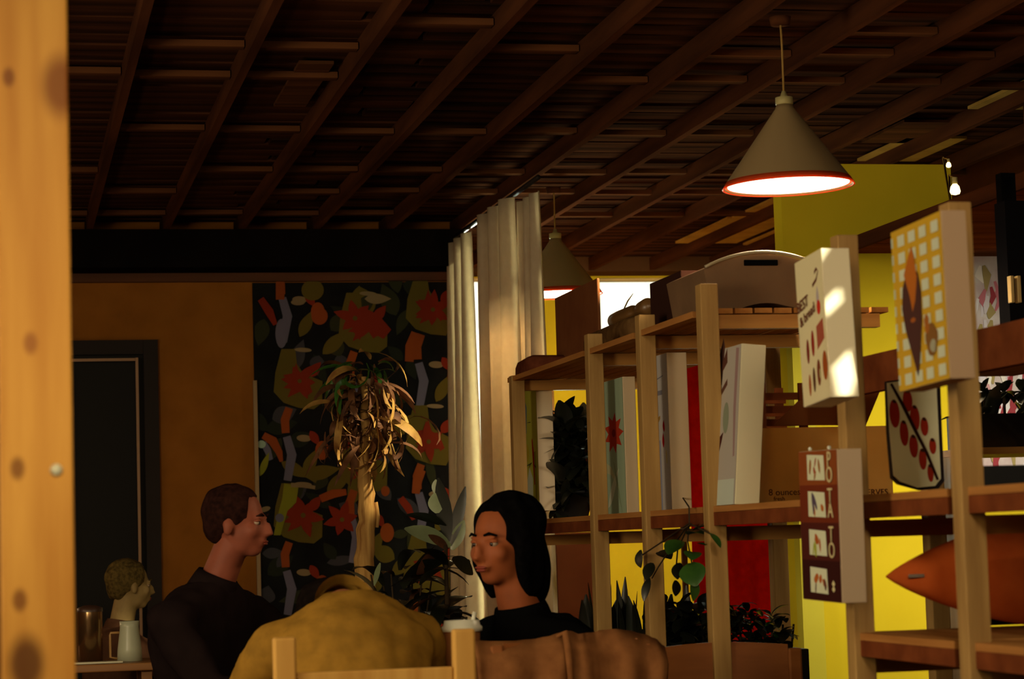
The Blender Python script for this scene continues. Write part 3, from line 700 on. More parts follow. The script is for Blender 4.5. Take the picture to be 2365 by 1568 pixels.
# ------------------------------------------------------------------ right side: painting, speaker, planters, orange pod
def yp(px, py, Y=8.9): return onY(px, py, Y)
pA, pB = yp(2247, 590), yp(2420, 1095)
pn = tag(empty('painting', ((pA.x+pB.x)/2, 8.9, pB.z)), 'large pink and white abstract painting on the yellow wall', 'painting')
box('canvas', pA.x, pB.x, 8.93, 8.97, pB.z, pA.z, mat('painting_ground', (196, 198, 200), .8, 'noise', (170, 150, 160), 9, 0), pn)
random.seed(21); ps = []
for i in range(110):
    x = random.uniform(2252, 2400); y = random.uniform(600, 1080)
    c = random.choice([(176, 110, 124), (206, 210, 220), (190, 150, 160), (150, 140, 96), (214, 216, 214), (196, 196, 210), (140, 60, 70)])
    ps.append((c, strip([(x, y), (x+random.uniform(-9, 9), y+22), (x+random.uniform(-12, 12), y+random.uniform(36, 60))], [3, random.uniform(4, 12), 2])))
ps = [(c, [(max(x, 2249), min(max(y, 593), 1092)) for x, y in p]) for c, p in ps]
flatprint('print', ps, lambda u, v, l: onY(u, v, 8.929-l), pn, .0006)
sp0, sp1 = onY(2320, 463, 6.9), onY(2440, 778, 6.9)
ds = tag(empty('dark_cabinet', (sp0.x, 6.9, sp1.z)), 'black louvred cabinet with two pale handles at the frame edge', 'cabinet')
box('cabinet_body', sp0.x, min(sp1.x, 4.4), 6.9, 6.98, sp1.z, min(sp0.z, ZL-.035), mat('cabinet_black', (15, 15, 18), .9), ds)
for px in (2332, 2348):
    a, b = onY(px, 638, 6.89), onY(px, 700, 6.89)
    box('handle', a.x-.006, a.x+.006, 6.872, 6.899, b.z, a.z, mat('handle_pale', (170, 146, 96), .5), ds, .002)
box('bracket', sp0.x, sp0.x+.05, 6.92, 6.96, min(sp0.z, ZL-.035), ZL-.001, M_black, ds)
box('wall_arm', min(sp1.x, 4.4)+.001, 4.492, 6.91, 6.96, sp1.z+.1, sp1.z+.3, M_black, ds)
# small fittings near the wall top
def small_lamp(px, py, D, r, label):
    c = atD(px, py, D); e = tag(empty('bare_lamp', c), label, 'lamp')
    bm = bmesh.new(); lathe(bm, [(r*.4, r*1.4), (r*.8, r*.9), (r, 0), (r*.8, -r*.5), (.001, -r*.7)], 20)
    build('bulb', bm, mat('bulb_warm', (255, 226, 150), .4, emit=3), e, True)
    bm = bmesh.new(); lathe(bm, [(r*.5, r*1.4), (r*.55, r*2.6)], 16); build('socket', bm, M_cap, e, True)
    bm = bmesh.new(); tube(bm, [(0, 0, r*2.5), (-.02, 0, r*3), (XP2-c.x-.01, YP-.001-c.y, r*3)], .004, 6); build('arm', bm, M_cordm, e, True)
    return e
small_lamp(2206, 442, 8.6, .020, 'bright little bare lamp beside the top corner of the yellow wall')
small_lamp(2191, 383, 8.6, .010, 'tiny pale light point at the yellow wall top corner')

M_leafd = mat('dark_leaf', (30, 34, 22), .35, 'noise', (18, 20, 15), 10, .05)
M_leafg = mat('green_leaf', (62, 104, 40), .25, 'noise', (40, 74, 28), 10, .05)
M_leafp = mat('pale_sunlit_leaf', (150, 164, 126), .3, 'noise', (120, 136, 100), 10, .05)  # pale leaf green with sunlight painted into the colour
M_leafy = mat('dry_leaf', (176, 140, 72), .6, 'noise', (110, 70, 34), 14, .1)
M_leafb = mat('brown_leaf', (104, 66, 36), .7, 'noise', (60, 36, 22), 14, .1)
M_stem = mat('plant_stem', (56, 44, 28), .7)
M_soil = mat('soil', (30, 22, 17), .95); 
LEAFS = {}
def leaf_mesh(l, w, droop, m, fold=.25, n=7, twist=0):
    key = (round(l, 3), round(w, 3), round(droop, 2), m.name, fold, twist)
    if key in LEAFS: return LEAFS[key]
    bm = bmesh.new(); rows = []
    ang = 0; p = Vector((0, 0, 0))
    for i in range(n+1):
        t = i/n; ww = w*math.sin(PI*min(1, t*.93+.05))**.8
        d = Vector((math.cos(ang), 0, math.sin(ang)))
        nrm = Vector((-d.z, 0, d.x)); tw = twist*t
        side = Vector((0, math.cos(tw), math.sin(tw)))
        rows.append([bm.verts.new(p+side*ww+nrm*fold*ww), bm.verts.new(p), bm.verts.new(p-side*ww+nrm*fold*ww)])
        p = p + d*(l/n); ang -= droop/n
    for i in range(n):
        for k in range(2): bm.faces.new((rows[i][k], rows[i][k+1], rows[i+1][k+1], rows[i+1][k]))
    bmesh.ops.recalc_face_normals(bm, faces=bm.faces)
    me = bpy.data.meshes.new('leaf'); bm.to_mesh(me); bm.free(); me.materials.append(m)
    for q in me.polygons: q.use_smooth = True
    LEAFS[key] = me; return me
def leaf(parent, loc, az, el, l, w, droop, m, roll=0, **kw):
    o = link('leaf', leaf_mesh(l, w, droop, m, **kw), None)
    o.rotation_euler = (Matrix.Rotation(az, 4, 'Z') @ Matrix.Rotation(-el, 4, 'Y') @ Matrix.Rotation(roll, 4, 'X')).to_euler()
    o.parent = parent; o.location = loc; return o
def pot(parent, r, h, m, z=0, name='pot'):
    bm = bmesh.new(); lathe(bm, [(r*.72, z), (r, z+h*.9), (r*1.06, z+h*.9), (r*1.06, z+h), (r*.9, z+h), (r*.88, z+h*.9)], 28, caps=False)
    bm.faces.new([bm.verts.new((r*.72*math.cos(-a*.3927), r*.72*math.sin(-a*.3927), z+.001)) for a in range(16)])
    o = build(name, bm, m, parent, True)
    bm = bmesh.new(); lathe(bm, [(.001, z+h*.88), (r*.9, z+h*.88), (r*.9, z+h*.9), (.001, z+h*.91)], 20); build('soil', bm, M_soil, o)
    return o
def trough(name, x0, x1, y0, y1, z0, z1, m, label, cat='planter'):
    e = tag(empty(name, ((x0+x1)/2, (y0+y1)/2, z0)), label, cat)
    t = .015
    box('trough_side', x0, x1, y0, y0+t, z0, z1, m, e); box('trough_side', x0, x1, y1-t, y1, z0, z1, m, e)
    box('trough_side', x0, x0+t, y0+t, y1-t, z0, z1, m, e); box('trough_side', x1-t, x1, y0+t, y1-t, z0, z1, m, e)
    s = box('soil', x0+t, x1-t, y0+t, y1-t, z0, z1-.03, M_soil, e); return e
M_pl = mat('planter_black', (20, 19, 20), .6)
# two planters on the right shelves
random.seed(31)
zz0, zz1 = onY(2300, 1034, 7.0).z, onY(2300, 955, 7.0).z
xx0, xx1 = onY(2250, 1000, 7.0).x, onY(2250, 1000, 7.0).x+.55
e = trough('planter', xx0, xx1, 7.0, 7.22, zz0+.002, zz1, M_pl, 'black trough planter of ragged dark plants before the painting')
for i in range(44):
    leaf(e, (random.uniform(-.24, .24), random.uniform(-.06, .06), zz1-zz0-.04), random.uniform(0, 2*PI), random.uniform(.5, 1.5), random.uniform(.07, .17), random.uniform(.012, .03), random.uniform(.3, 2), M_leafd)
for i, px in enumerate((2272, 2318, 2362)):
    p = onY(px, 905, 7.1) - e.location
    for k in range(14): leaf(e, (p.x, p.y, p.z), random.uniform(0, 2*PI), random.uniform(-1, 1.4), .05, .02, .5, M_leafd)
    bm = bmesh.new(); tube(bm, [(p.x, p.y, zz1-zz0-.04), (p.x, p.y, p.z)], .005, 6); build('stem', bm, M_stem, e)
box('shelf_board', xx0-.04, xx1+.1, 6.95, 7.3, zz0-.022, zz0, M_pineX, sh_)
box('shelf_bracket', xx0-.04, xx0-.012, 6.95, 7.3, .002, zz0-.023, M_pine, sh_)
box('shelf_bracket', xx1+.1, xx1+.128, 6.95, 7.3, .002, zz0, M_pine, sh_)
a, b = onY(2246, 1135, 5.3), onY(2250, 1078, 5.3)
e = trough('planter', max(a.x, A+.04), a.x+.42, 5.24, 5.42, ZM+.001, b.z, mat('planter_charcoal', (26, 27, 29), .6), 'low charcoal trough planter on the middle shelf right of the tall post')
for i in range(26):
    leaf(e, (random.uniform(.0, .2), random.uniform(-.05, .05), b.z-ZM-.03), random.uniform(0, 2*PI), random.uniform(.1, 1.2), random.uniform(.05, .09), .004, random.uniform(.3, 1.5), M_leafd)
# dark green bin behind the orange pod
a, b = onY(2258, 1240, 5.5), onY(2420, 1178, 5.5)
tag(box('green_crate', a.x+.10, b.x, 5.68, 5.72, ZLo+.001, b.z-.02, mat('dark_green', (26, 34, 26), .6), bev=.006), 'dark green crate on the low shelf behind the rust-orange bag', 'crate')
# orange pod bag
cP = onY(2040, 1362, 5.35); rP = (onY(2330, 1212, 5.35).z-onY(2330, 1474, 5.35).z)/2
ax = Matrix.Rotation(PI/2, 3, 'Y')
prof = [(.002, 0)]; Lp = 1.0
for i in range(1, 31):
    t = i/30; prof.append((rP*1.02*math.sin(PI*min(t*.62, .5)*1.0)**.80 if t < .8 else rP*(1.0-(t-.8)*1.1), Lp*t*.62))
bm = bmesh.new(); lathe(bm, prof, 40, ax)
for v in bm.verts: v.co.y *= .62
zc = max(cP.z, ZLo+rP+.004)
M_or = mat('rust_orange_fabric', (204, 98, 44), .8, 'cloth', (186, 84, 36), 14, .08)
pe_ = tag(empty('pod_bag', (cP.x+.02, 5.38, zc)), 'large rust-orange pointed bag lying on the low shelf', 'bag')
build('bag_body', bm, M_or, pe_, True)
bm = bmesh.new(); tube(bm, [(x*1.0, 0, 0) for x in (.015, .03)], .004, 8); 
bm2 = bmesh.new(); abox(bm2, .045, .085, -.035, -.030, -.004, .004, .001); bm.free(); build('zip_pull', bm2, mat('zip_grey', (150, 140, 130), .4, metal=.5), pe_)
# ------------------------------------------------------------------ plants
# dracaena
random.seed(41)
D0 = onY(845, 1180, 9.6)
dr = tag(empty('dracaena', (D0.x, 9.6, 0)), 'tall potted dracaena with sunlit trunk and drooping dry leaves before the mural', 'plant')
pot(dr, .19, .36, mat('clay_pot', (120, 66, 40), .8))
tp = onY(842, 1082, 9.6); zt_ = tp.z
pts = [(D0.x+.0, 9.6, .3), (onY(842, 1290, 9.6).x, 9.6, onY(842, 1290, 9.6).z), (onY(848, 1180, 9.6).x, 9.6, onY(848, 1180, 9.6).z), (tp.x, 9.6, zt_), (onY(845, 1000, 9.6).x, 9.6, onY(845, 1000, 9.6).z), (onY(840, 870, 9.6).x, 9.6, onY(840, 870, 9.6).z)]
M_trunk = mat('dracaena_trunk', (188, 150, 88), .8, 'wood', (130, 92, 50), 16, .4, axis='Z')
bm = bmesh.new(); rs = [.05, .040, .036, .030, .020, .012]
P2 = []; R2 = []
for i in range(len(pts)-1):
    for k in range(5):
        t = k/5; P2.append(Vector(pts[i]).lerp(Vector(pts[i+1]), t)+Vector((.004*math.sin(i*5+k*2.1), 0, 0))); R2.append((rs[i]*(1-t)+rs[i+1]*t)*(1+.06*math.sin(k*2.5+i)))
P2.append(Vector(pts[-1])); R2.append(rs[-1])
tube(bm, P2, R2, 14); keep(build('trunk', bm, M_trunk, None, True), dr)
bm = bmesh.new(); tube(bm, [onY(866, 1160, 9.6), onY(872, 1195, 9.6), onY(870, 1218, 9.6)], [.012, .011, .008], 8); keep(build('branch_stub', bm, M_trunk, None, True), dr)
for i in range(190):
    t = random.random(); px = random.gauss(835, 30); py = 830+210*t**.9
    p = onY(px, py, 9.6+random.uniform(-.10, .10)) - dr.location
    side = 1 if px > 840 else -1
    az = (0 if side > 0 else PI)+random.uniform(-1.3, 1.3)
    m_ = random.choice([M_leafb, M_leafy, M_leafb, M_leafb])
    if t < .12 and random.random() < .6: m_ = M_leafg
    leaf(dr, p, az, random.uniform(-1.5, .5), random.choice([.08, .13, .19, .25]), random.choice([.008, .012, .02]), random.choice([1.2, 2.0, 3.2]), m_, roll=random.uniform(-1, 1), twist=random.choice([0, 1.5]))
for (px, py, az, el, l) in ((875, 815, .2, -.3, .20), (885, 880, 0, -1.0, .22), (895, 960, 0, -1.2, .16), (862, 900, .3, -1.3, .32), (866, 980, .1, -1.3, .24), (790, 900, PI, -1.2, .2), (800, 1010, PI, -.9, .14), (855, 830, PI*.6, .9, .12), (880, 1040, 0, -1.1, .1)):
    p = onY(px, py, 9.52) - dr.location; leaf(dr, p, az, el, l, .02, 1.3, M_leafy, twist=1.0)
for az in (.3, 1.2, 2.5, 3.3): leaf(dr, onY(866, 862, 9.5)-dr.location, az, .5, .10, .012, 1.0, M_leafg)

# rubber plant
random.seed(43)
rp0 = onY(1030, 1290, 8.4)
rp = tag(empty('rubber_plant', (rp0.x, 8.4, 0)), 'broad-leaved rubber plant with pale shining leaves left of the curtain', 'plant')
pot(rp, .17, .32, M_pl)
bm = bmesh.new(); tube(bm, [(0, 0, .28), (.0, 0, .7), (0, 0, rp0.z+.05)], [.014, .012, .007], 8); build('stem', bm, M_stem, rp, True)
def tipleaf(parent, Y, a, b, w, m, droop=.4, roll=0):
    p, q = onY(a[0], a[1], Y), onY(b[0], b[1], Y); d = q-p; l = d.length
    az = 0 if d.x > 0 else PI; el = math.atan2(d.z, abs(d.x))+droop*.5
    return leaf(parent, p-Vector(parent.location), az, el, l*1.03, w, droop, m, roll=roll, fold=.15)
RL = [((1040, 1262), (925, 1236), .035, M_leafp, .6, .9), ((1030, 1215), (935, 1196), .026, M_leafd, .5, .6), ((1036, 1250), (1000, 1110), .030, M_leafd, .2, 1.3), ((1040, 1260), (1062, 1125), .022, M_leafd, -.2, 1.3),
      ((1044, 1270), (1062, 1200), .024, M_leafp, -.3, 1.3), ((1010, 1185), (1002, 1140), .030, M_leafp, .1, 1.3), ((1005, 1140), (1008, 1108), .014, M_leafp, .1, 1.3), ((1030, 1280), (965, 1330), .05, M_leafb, .4, .7), ((1034, 1270), (985, 1240), .02, M_leafb, .5, .8), ((1044, 1290), (1090, 1330), .04, M_leafd, .4, .8), ((1020, 1300), (930, 1350), .045, M_leafd, .5, .7)]
for a, b, w, m_, dr_, ro in RL: tipleaf(rp, 8.4, a, b, w, m_, dr_, ro)
for i in range(30):
    z = random.uniform(.6, rp0.z-.02); leaf(rp, (0, 0, z), random.uniform(0, 2*PI), random.uniform(-.2, .9), random.uniform(.14, .24), random.choice([.03, .045]), random.choice([.6, 1.1]), M_leafd)
# dark bush in the corner
random.seed(44)
db0 = onY(930, 1400, 8.9)
db = tag(empty('leafy_bush', (db0.x, 8.9, 0)), 'dark bushy potted plant at the foot of the mural beside the dracaena', 'plant')
pot(db, .2, .3, M_pl)
for i in range(130):
    a = random.uniform(0, 2*PI); rr = random.uniform(0, .14); z = random.uniform(.4, 1.12)
    leaf(db, (rr*math.cos(a), rr*math.sin(a), z), a+random.uniform(-.8, .8), random.uniform(-.3, 1.1), random.choice([.12, .17, .22]), random.choice([.018, .03]), random.choice([.6, 1.3]), M_leafd if random.random() < .93 else M_leafb)
bm = bmesh.new()
for k in range(6):
    a = k*1.05; tube(bm, [(0, 0, .25), (.05*math.cos(a), .05*math.sin(a), .7), (.12*math.cos(a), .12*math.sin(a), 1.1)], [.008, .006, .003], 6)
build('stem', bm, M_stem, db, True)
tipleaf(db, 8.7, (878, 1300), (866, 1352), .012, M_leafp, .1, 1.2)

# dark plant on the middle shelf between two canvases
random.seed(45)
sp = onX(1318, 1180, 2.35)
d4 = tag(empty('shelf_plant', (sp.x, sp.y, ZM+.001)), 'dense near-black leafy potted plant on the middle shelf between canvases', 'plant')
pot(d4, .10, .12, M_pl)
for i in range(260):
    a = random.uniform(0, 2*PI); rr = random.uniform(0, .10); z = random.uniform(.06, .42)
    leaf(d4, (rr*math.cos(a), rr*math.sin(a), z), random.uniform(0, 2*PI), random.uniform(-.6, 1.5), random.choice([.08, .11, .14]), random.choice([.02, .03, .042]), random.choice([.3, .9]), M_leafd)
for k in range(5): leaf(d4, ((k-2)*.035, 0, .36), random.uniform(0, 6), 1.45, .14, .035, .1, M_leafd)
bm = bmesh.new(); tube(bm, [(0, 0, .1), (0, 0, .42)], .008, 6); build('stem', bm, M_stem, d4)

# floor trough with snake plants behind shelving
random.seed(46)
def spikes(name, pxs, Y, zb, label, m=M_leafd, hgt=None, grp=None):
    c = onY(sum(p[0] for p in pxs)/len(pxs), 1450, Y)
    e = tag(empty(name, (c.x, Y, zb)), label, 'plant')
    lo = min(onY(p[0], p[1], Y).x for p in pxs)-.08; hi = max(onY(p[0], p[1], Y).x for p in pxs)+.08
    tr = box('trough', lo, hi, Y-.09, Y+.09, zb, zb+.2, M_pl, e, .004)
    for (px, py, w) in pxs:
        p = onY(px, py, Y); l = p.z-zb-.18
        leaf(e, (p.x-c.x, random.uniform(-.05, .05), .18), random.uniform(0, 2*PI), 1.53, l, w, random.uniform(-.04, .04), m, fold=.4)
    return e
pxs = [(1372, 1345, .02), (1390, 1332, .022), (1408, 1350, .02), (1425, 1340, .022), (1444, 1332, .022), (1462, 1365, .02), (1478, 1368, .022), (1400, 1375, .04), (1432, 1380, .04), (1466, 1385, .04), (1380, 1378, .04), (1450, 1375, .04), (1490, 1372, .03), (1418, 1385, .05), (1355, 1372, .03), (1340, 1385, .03)]
e = spikes('snake_plant', pxs, 8.9, .5, 'row of dark pointed snake plants in a trough before the yellow wall')
tag(box('plant_bench', e.location.x-.55, e.location.x+.35, 8.75, 9.05, .0, .499, M_joist), 'low dark bench under the snake plant trough', 'bench')
pxs = [(1530, 1345, .045), (1510, 1372, .04), (1548, 1372, .05), (1590, 1352, .03), (1575, 1388, .04), (1612, 1400, .04), (1520, 1398, .05), (1560, 1400, .05), (1600, 1420, .05), (1632, 1415, .035)]
e = spikes('broad_snake_plant', pxs, 8.1, .5, 'wide dark pointed-leaf plant in a trough before the red fabric')
tag(box('plant_bench', e.location.x-.40, e.location.x+.35, 7.95, 8.25, .0, .499, M_joist), 'low dark bench under the wide pointed-leaf plant', 'bench')
for i in range(60):
    px = random.uniform(1505, 1650); p = onY(px, random.uniform(1400, 1520), 8.05)-e.location
    leaf(e, p, random.uniform(0, 6.28), random.uniform(-.2, 1.3), .09, .03, .8, M_leafd)
# bushy plant right, on low shelf
random.seed(47)
c = onY(1735, 1500, 7.6); e = tag(empty('bushy_plant', (c.x, 7.6, c.z-.12)), 'low bushy dark plant in a trough before the red fabric right of the post', 'plant')
box('trough', c.x-.16, c.x+.17, 7.5, 7.7, c.z-.12, c.z+.0, M_pl, e, .004)
tag(box('plant_bench', c.x-.17, c.x+.18, 7.48, 7.72, 0, c.z-.121, M_joist), 'dark bench under the low bushy plant trough', 'bench')
for i in range(170):
    px = random.uniform(1640, 1815); top = 1408+(px-1640)*.05+8*math.sin(px*.13)
    p = onY(px, random.uniform(top, 1500), 7.6+random.uniform(-.08, .08))-e.location
    leaf(e, p, random.uniform(0, 6.28), random.uniform(-.6, 1.2), random.choice([.05, .07]), random.choice([.014, .02]), .9, M_leafd if random.random() < .93 else M_leafg)
leaf(e, onY(1700, 1412, 7.6)-e.location, 0, .9, .09, .012, 1.6, M_leafd)
bm = bmesh.new()
for k in range(9): tube(bm, [(-.14+k*.035, 0, .1), (-.15+k*.038, 0, .2)], .004, 5)
build('stem', bm, M_stem, e)
# hanging pothos
random.seed(48)
c = onX(1556, 1160, 2.56); c.z = ZM
ho = tag(empty('pothos', (c.x, c.y, ZM+.001)), 'trailing pothos with glossy green leaves hanging below the middle shelf', 'plant')
pot(ho, .06, .09, mat('pot_brown', (74, 42, 30), .7))
vines = [[(1590, 1195), (1588, 1250), (1600, 1310), (1596, 1345)], [(1560, 1215), (1540, 1280), (1520, 1310), (1506, 1335)], [(1640, 1190), (1645, 1235)], [(1530, 1215), (1516, 1260), (1478, 1285)], [(1575, 1200), (1565, 1270), (1560, 1330)]]
nd = onX(1592, 1186, 2.06)-ho.location
for vn in vines:
    wp = [onX(x, y, 2.055)-ho.location for x, y in vn[1:]]
    bm = bmesh.new(); tube(bm, [Vector((0, 0, .085)), Vector((-.05, 0, .10)), (nd+Vector((.0, 0, .035)))*.6+Vector((0, 0, .04)), nd+Vector((0, 0, .02)), nd+Vector((0, .004, -.03))]+wp, .0025, 6); build('vine', bm, M_stem, ho)
for (px, py, az, el, l, w, m_) in ((1590, 1235, 5.2, .2, .07, .035, M_leafg), (1575, 1250, 3.6, -.4, .07, .035, M_leafg), (1602, 1225, 5.6, .4, .06, .03, M_leafd), (1600, 1275, 4.4, -.2, .06, .028, M_leafg), (1596, 1300, 4.6, -.9, .08, .042, M_leafg), (1600, 1335, 4.9, -1.3, .07, .02, M_leafg),
      (1640, 1232, 5.4, -.7, .055, .014, M_leafg), (1506, 1300, 4.0, -.7, .07, .02, M_leafd), (1480, 1270, 3.9, -1.2, .06, .022, M_leafd), (1520, 1275, 5.2, -.2, .06, .03, M_leafd), (1500, 1335, 3.8, -1.0, .08, .015, M_leafd), (1568, 1300, 4.2, -.8, .06, .02, M_leafd), (1560, 1340, 4.7, -1.3, .05, .016, M_leafd), (1610, 1255, 5.9, -.2, .05, .026, M_leafg), (1582, 1222, 4.3, .2, .06, .03, M_leafd)):
    leaf(ho, onX(px, py, 2.05)-ho.location, az, el, l, w, .5, m_, roll=random.uniform(-.4, .4))

# ------------------------------------------------------------------ chairs
def chair(label, D, pxl, pxr, ytop_l, ytop_r, pw_, filled, yrail, tone, arch=0):
    a = atD((pxl[0]+pxl[1])/2, (ytop_l+ytop_r)/2, D); b = atD((pxr[0]+pxr[1])/2, (ytop_l+ytop_r)/2, D)
    Y = (a.y+b.y)/2; a = onY(sum(pxl)/2, ytop_l, Y); b = onY(sum(pxr)/2, ytop_r, Y)
    e = tag(empty('dining_chair', ((a.x+b.x)/2, Y, 0)), label, 'chair'); w = (b.x-a.x)/2
    m = tone
    for s, z in ((-1, a.z), (1, b.z)):
        box('leg', e.location.x+s*w-pw_/2, e.location.x+s*w+pw_/2, Y-.018, Y+.018, 0, z, m, e, .006)
        box('leg', e.location.x+s*w-pw_/2, e.location.x+s*w+pw_/2, Y+.40, Y+.436, 0, .44, m, e, .004)
    zr = onY(1000, yrail, Y).z
    if filled:
        bm = bmesh.new(); n = 14; x0 = -w+pw_/2+.001; x1 = w-pw_/2-.001
        f_, r_ = [], []
        for i in range(n+1):
            u = i/n; z = zr+arch*math.sin(PI*u); yy = .03*math.sin(PI*u)
            f_.append([bm.verts.new((x0+(x1-x0)*u, yy-.012, z)), bm.verts.new((x0+(x1-x0)*u, yy-.012, z-.34))]); r_.append([bm.verts.new((x0+(x1-x0)*u, yy+.012, z)), bm.verts.new((x0+(x1-x0)*u, yy+.012, z-.34))])
        for i in range(n):
            bm.faces.new((f_[i][0], f_[i+1][0], f_[i+1][1], f_[i][1])); bm.faces.new((r_[i][0], r_[i][1], r_[i+1][1], r_[i+1][0]))
            bm.faces.new((f_[i][0], r_[i][0], r_[i+1][0], f_[i+1][0])); bm.faces.new((f_[i][1], f_[i+1][1], r_[i+1][1], r_[i][1]))
        bm.faces.new((f_[0][0], f_[0][1], r_[0][1], r_[0][0])); bm.faces.new((f_[n][0], r_[n][0], r_[n][1], f_[n][1]))
        build('backrest', bm, m, e)
    else:
        for k in range(3): box('back_rail', e.location.x-w+pw_/2+.001, e.location.x+w-pw_/2-.001, Y-.010, Y+.010, zr-.055-k*.13, zr-k*.13, m, e, .004)
    box('seat', e.location.x-w-pw_*.3, e.location.x+w+pw_*.3, Y+.019, Y+.45, .44, .465, m, e, .006)
    for s in (-1, 1): box('stretcher', e.location.x+s*w-.012, e.location.x+s*w+.012, Y+.02, Y+.398, .20, .235, m, e)
    return e
M_ch = mat('chair_beech', (204, 160, 84), .5, 'wood', (180, 132, 62), 8, .05, axis='Z')
M_ch2 = mat('chair_brown', (148, 92, 46), .55, 'wood', (124, 72, 36), 6, .05, axis='X')
chair('light beech dining chair with two square posts behind the mustard jumper', 5.5, (630, 682), (1043, 1095), 1472, 1452, .053, False, 1541, M_ch)
chair('brown wooden chair with broad curved backrest below the middle post', 7.0, (1461, 1493), (1815, 1850), 1508, 1496, .042, True, 1520, M_ch2, .012)
c3 = chair('brown chair almost covered by the draped brown jacket', 6.3, (1130, 1160), (1470, 1500), 1490, 1485, .035, True, 1492, M_ch2, .0)
# jacket
M_jk = mat('brown_jacket_cloth', (132, 88, 52), .9, 'cloth', (112, 72, 42), 25, .3)
Yj = c3.location.y
top = [(1100, 1478), (1140, 1480), (1190, 1480), (1230, 1476), (1262, 1470), (1290, 1462), (1310, 1457), (1330, 1464), (1360, 1461), (1395, 1454), (1430, 1452), (1465, 1456), (1495, 1464), (1518, 1474), (1534, 1492)]
bm = bmesh.new(); g = []; nT = len(top); NU = 56
def toppt(u):
    f = u*(nT-1); i = min(int(f), nT-2); t = f-i; t = t*t*(3-2*t)
    return top[i][0]*(1-(f-i))+top[i+1][0]*(f-i), top[i][1]*(1-t)+top[i+1][1]*t
for i in range(NU+1):
    u = i/NU; px, py = toppt(u); p = onY(px, py, Yj); r_ = []
    for j in range(25):
        v = j/24
        if v < .5: s = (v/.5); yy = -.035-.02*(1-s); z = p.z-.012-.42*(1-s)
        else: s = 1-(v-.5)/.5; yy = .05+.02*(1-s); z = p.z-.012-.36*(1-s)
        if abs(v-.5) < .03: yy = .008; z = p.z
        fold = .020*math.sin(u*31+(1-s)*2)+.013*math.sin(u*13+1.5*(1-s)); 
        if u > .55 and u < .62: fold += .02
        r_.append(bm.verts.new((p.x+.01*math.sin(s*4+u*9), Yj+yy+(fold*(1-s*.6) if v < .5 else -fold*(1-s*.6)), z)))
    g.append(r_)
for i in range(NU):
    for j in range(24): bm.faces.new((g[i][j], g[i+1][j], g[i+1][j+1], g[i][j+1]))
jk = tag(empty('jacket', (onY(1310, 1460, Yj).x, Yj, .85)), 'brown jacket draped over the chair back beside the takeaway cup', 'jacket')
o = build('cloth', bm, M_jk, None, True); keep(o, jk); o.modifiers.new('s', 'SOLIDIFY').thickness = .006
bm = bmesh.new(); a = onY(1300, 1462, Yj-.02)
tube(bm, [onY(1285, 1470, Yj-.04), onY(1305, 1462, Yj-.045), onY(1312, 1500, Yj-.075), onY(1318, 1560, Yj-.08), onY(1322, 1640, Yj-.08)], [.006, .010, .010, .009, .008], 8)
keep(build('collar', bm, M_jk, None, True), jk)

# ------------------------------------------------------------------ table, cup, canister, jug
def table(label, x0, x1, y0, y1, z, m):
    e = tag(empty('table', ((x0+x1)/2, (y0+y1)/2, 0)), label, 'table')
    box('tabletop', x0, x1, y0, y1, z-.03, z, m, e, .005)
    for x in (x0+.04, x1-.08):
        for y in (y0+.04, y1-.08): box('leg', x, x+.04, y, y+.04, 0, z-.031, m, e)
    return e
M_tab = mat('table_top_wood', (150, 104, 56), .4, 'wood', (128, 84, 44), 5, .04, axis='X')
table('light wooden dining table between the seated people', .98, 1.33, 6.2, 7.0, .74, M_tab)
tz = onY(210, 1532, 9.3).z
tx0, tx1 = onY(150, 1530, 9.3).x, onY(300, 1530, 9.3).x
e = table('small side table behind the pine column holding the canister', tx0-.05, tx1+.12, 9.18, 9.6, tz, M_tab)
M_steel = mat('steel', (150, 120, 84), .22, metal=.9)
ca = onY(212, 1530, 9.35); r = (onY(238, 1450, 9.35).x-onY(180, 1450, 9.35).x)/2; hc = onY(212, 1404, 9.35).z-tz
cn = tag(empty('canister', (ca.x-.005, 9.35, tz)), 'tall polished steel canister beside the pine column', 'canister')
bm = bmesh.new(); lathe(bm, [(.001, .001), (r, .001), (r, hc*.95), (r*.97, hc)], 40, caps=False); build('body', bm, M_steel, cn, True)
bm = bmesh.new(); lathe(bm, [(r*1.03, hc*.93), (r*1.03, hc), (r*.5, hc+.01), (.001, hc+.012)], 40, caps=False); build('lid', bm, mat('lid_dark', (60, 40, 30), .4), cn, True)
tr_ = tag(box('tray', tx0+.01, tx1-.03, 9.22, 9.28, tz+.001, tz+.008, mat('white_tray', (206, 206, 180), .4), bev=.002), 'thin white tray edge in front of the steel canister', 'tray')
jg = onY(300, 1530, 9.35); rj = .043; hj = onY(300, 1434, 9.35).z-tz
ju = tag(empty('jug', (jg.x, 9.35, tz)), 'pale enamel jug with angular handle beside the steel canister', 'jug')
bm = bmesh.new(); lathe(bm, [(.001, .001), (rj*1.15, .001), (rj*1.1, hj*.3), (rj*.85, hj*.85), (rj*.9, hj), (rj*.82, hj)], 32, caps=False); build('body', bm, mat('enamel_pale', (176, 182, 158), .35), ju, True)
bm = bmesh.new(); tube(bm, [(-rj*.9, 0, hj*.72), (-rj*1.7, 0, hj*.72), (-rj*1.75, 0, hj*.66), (-rj*1.75, 0, hj*.12), (-rj*1.1, 0, hj*.08)], .005, 8); build('handle', bm, mat('handle_brass', (170, 130, 76), .4), ju, True)
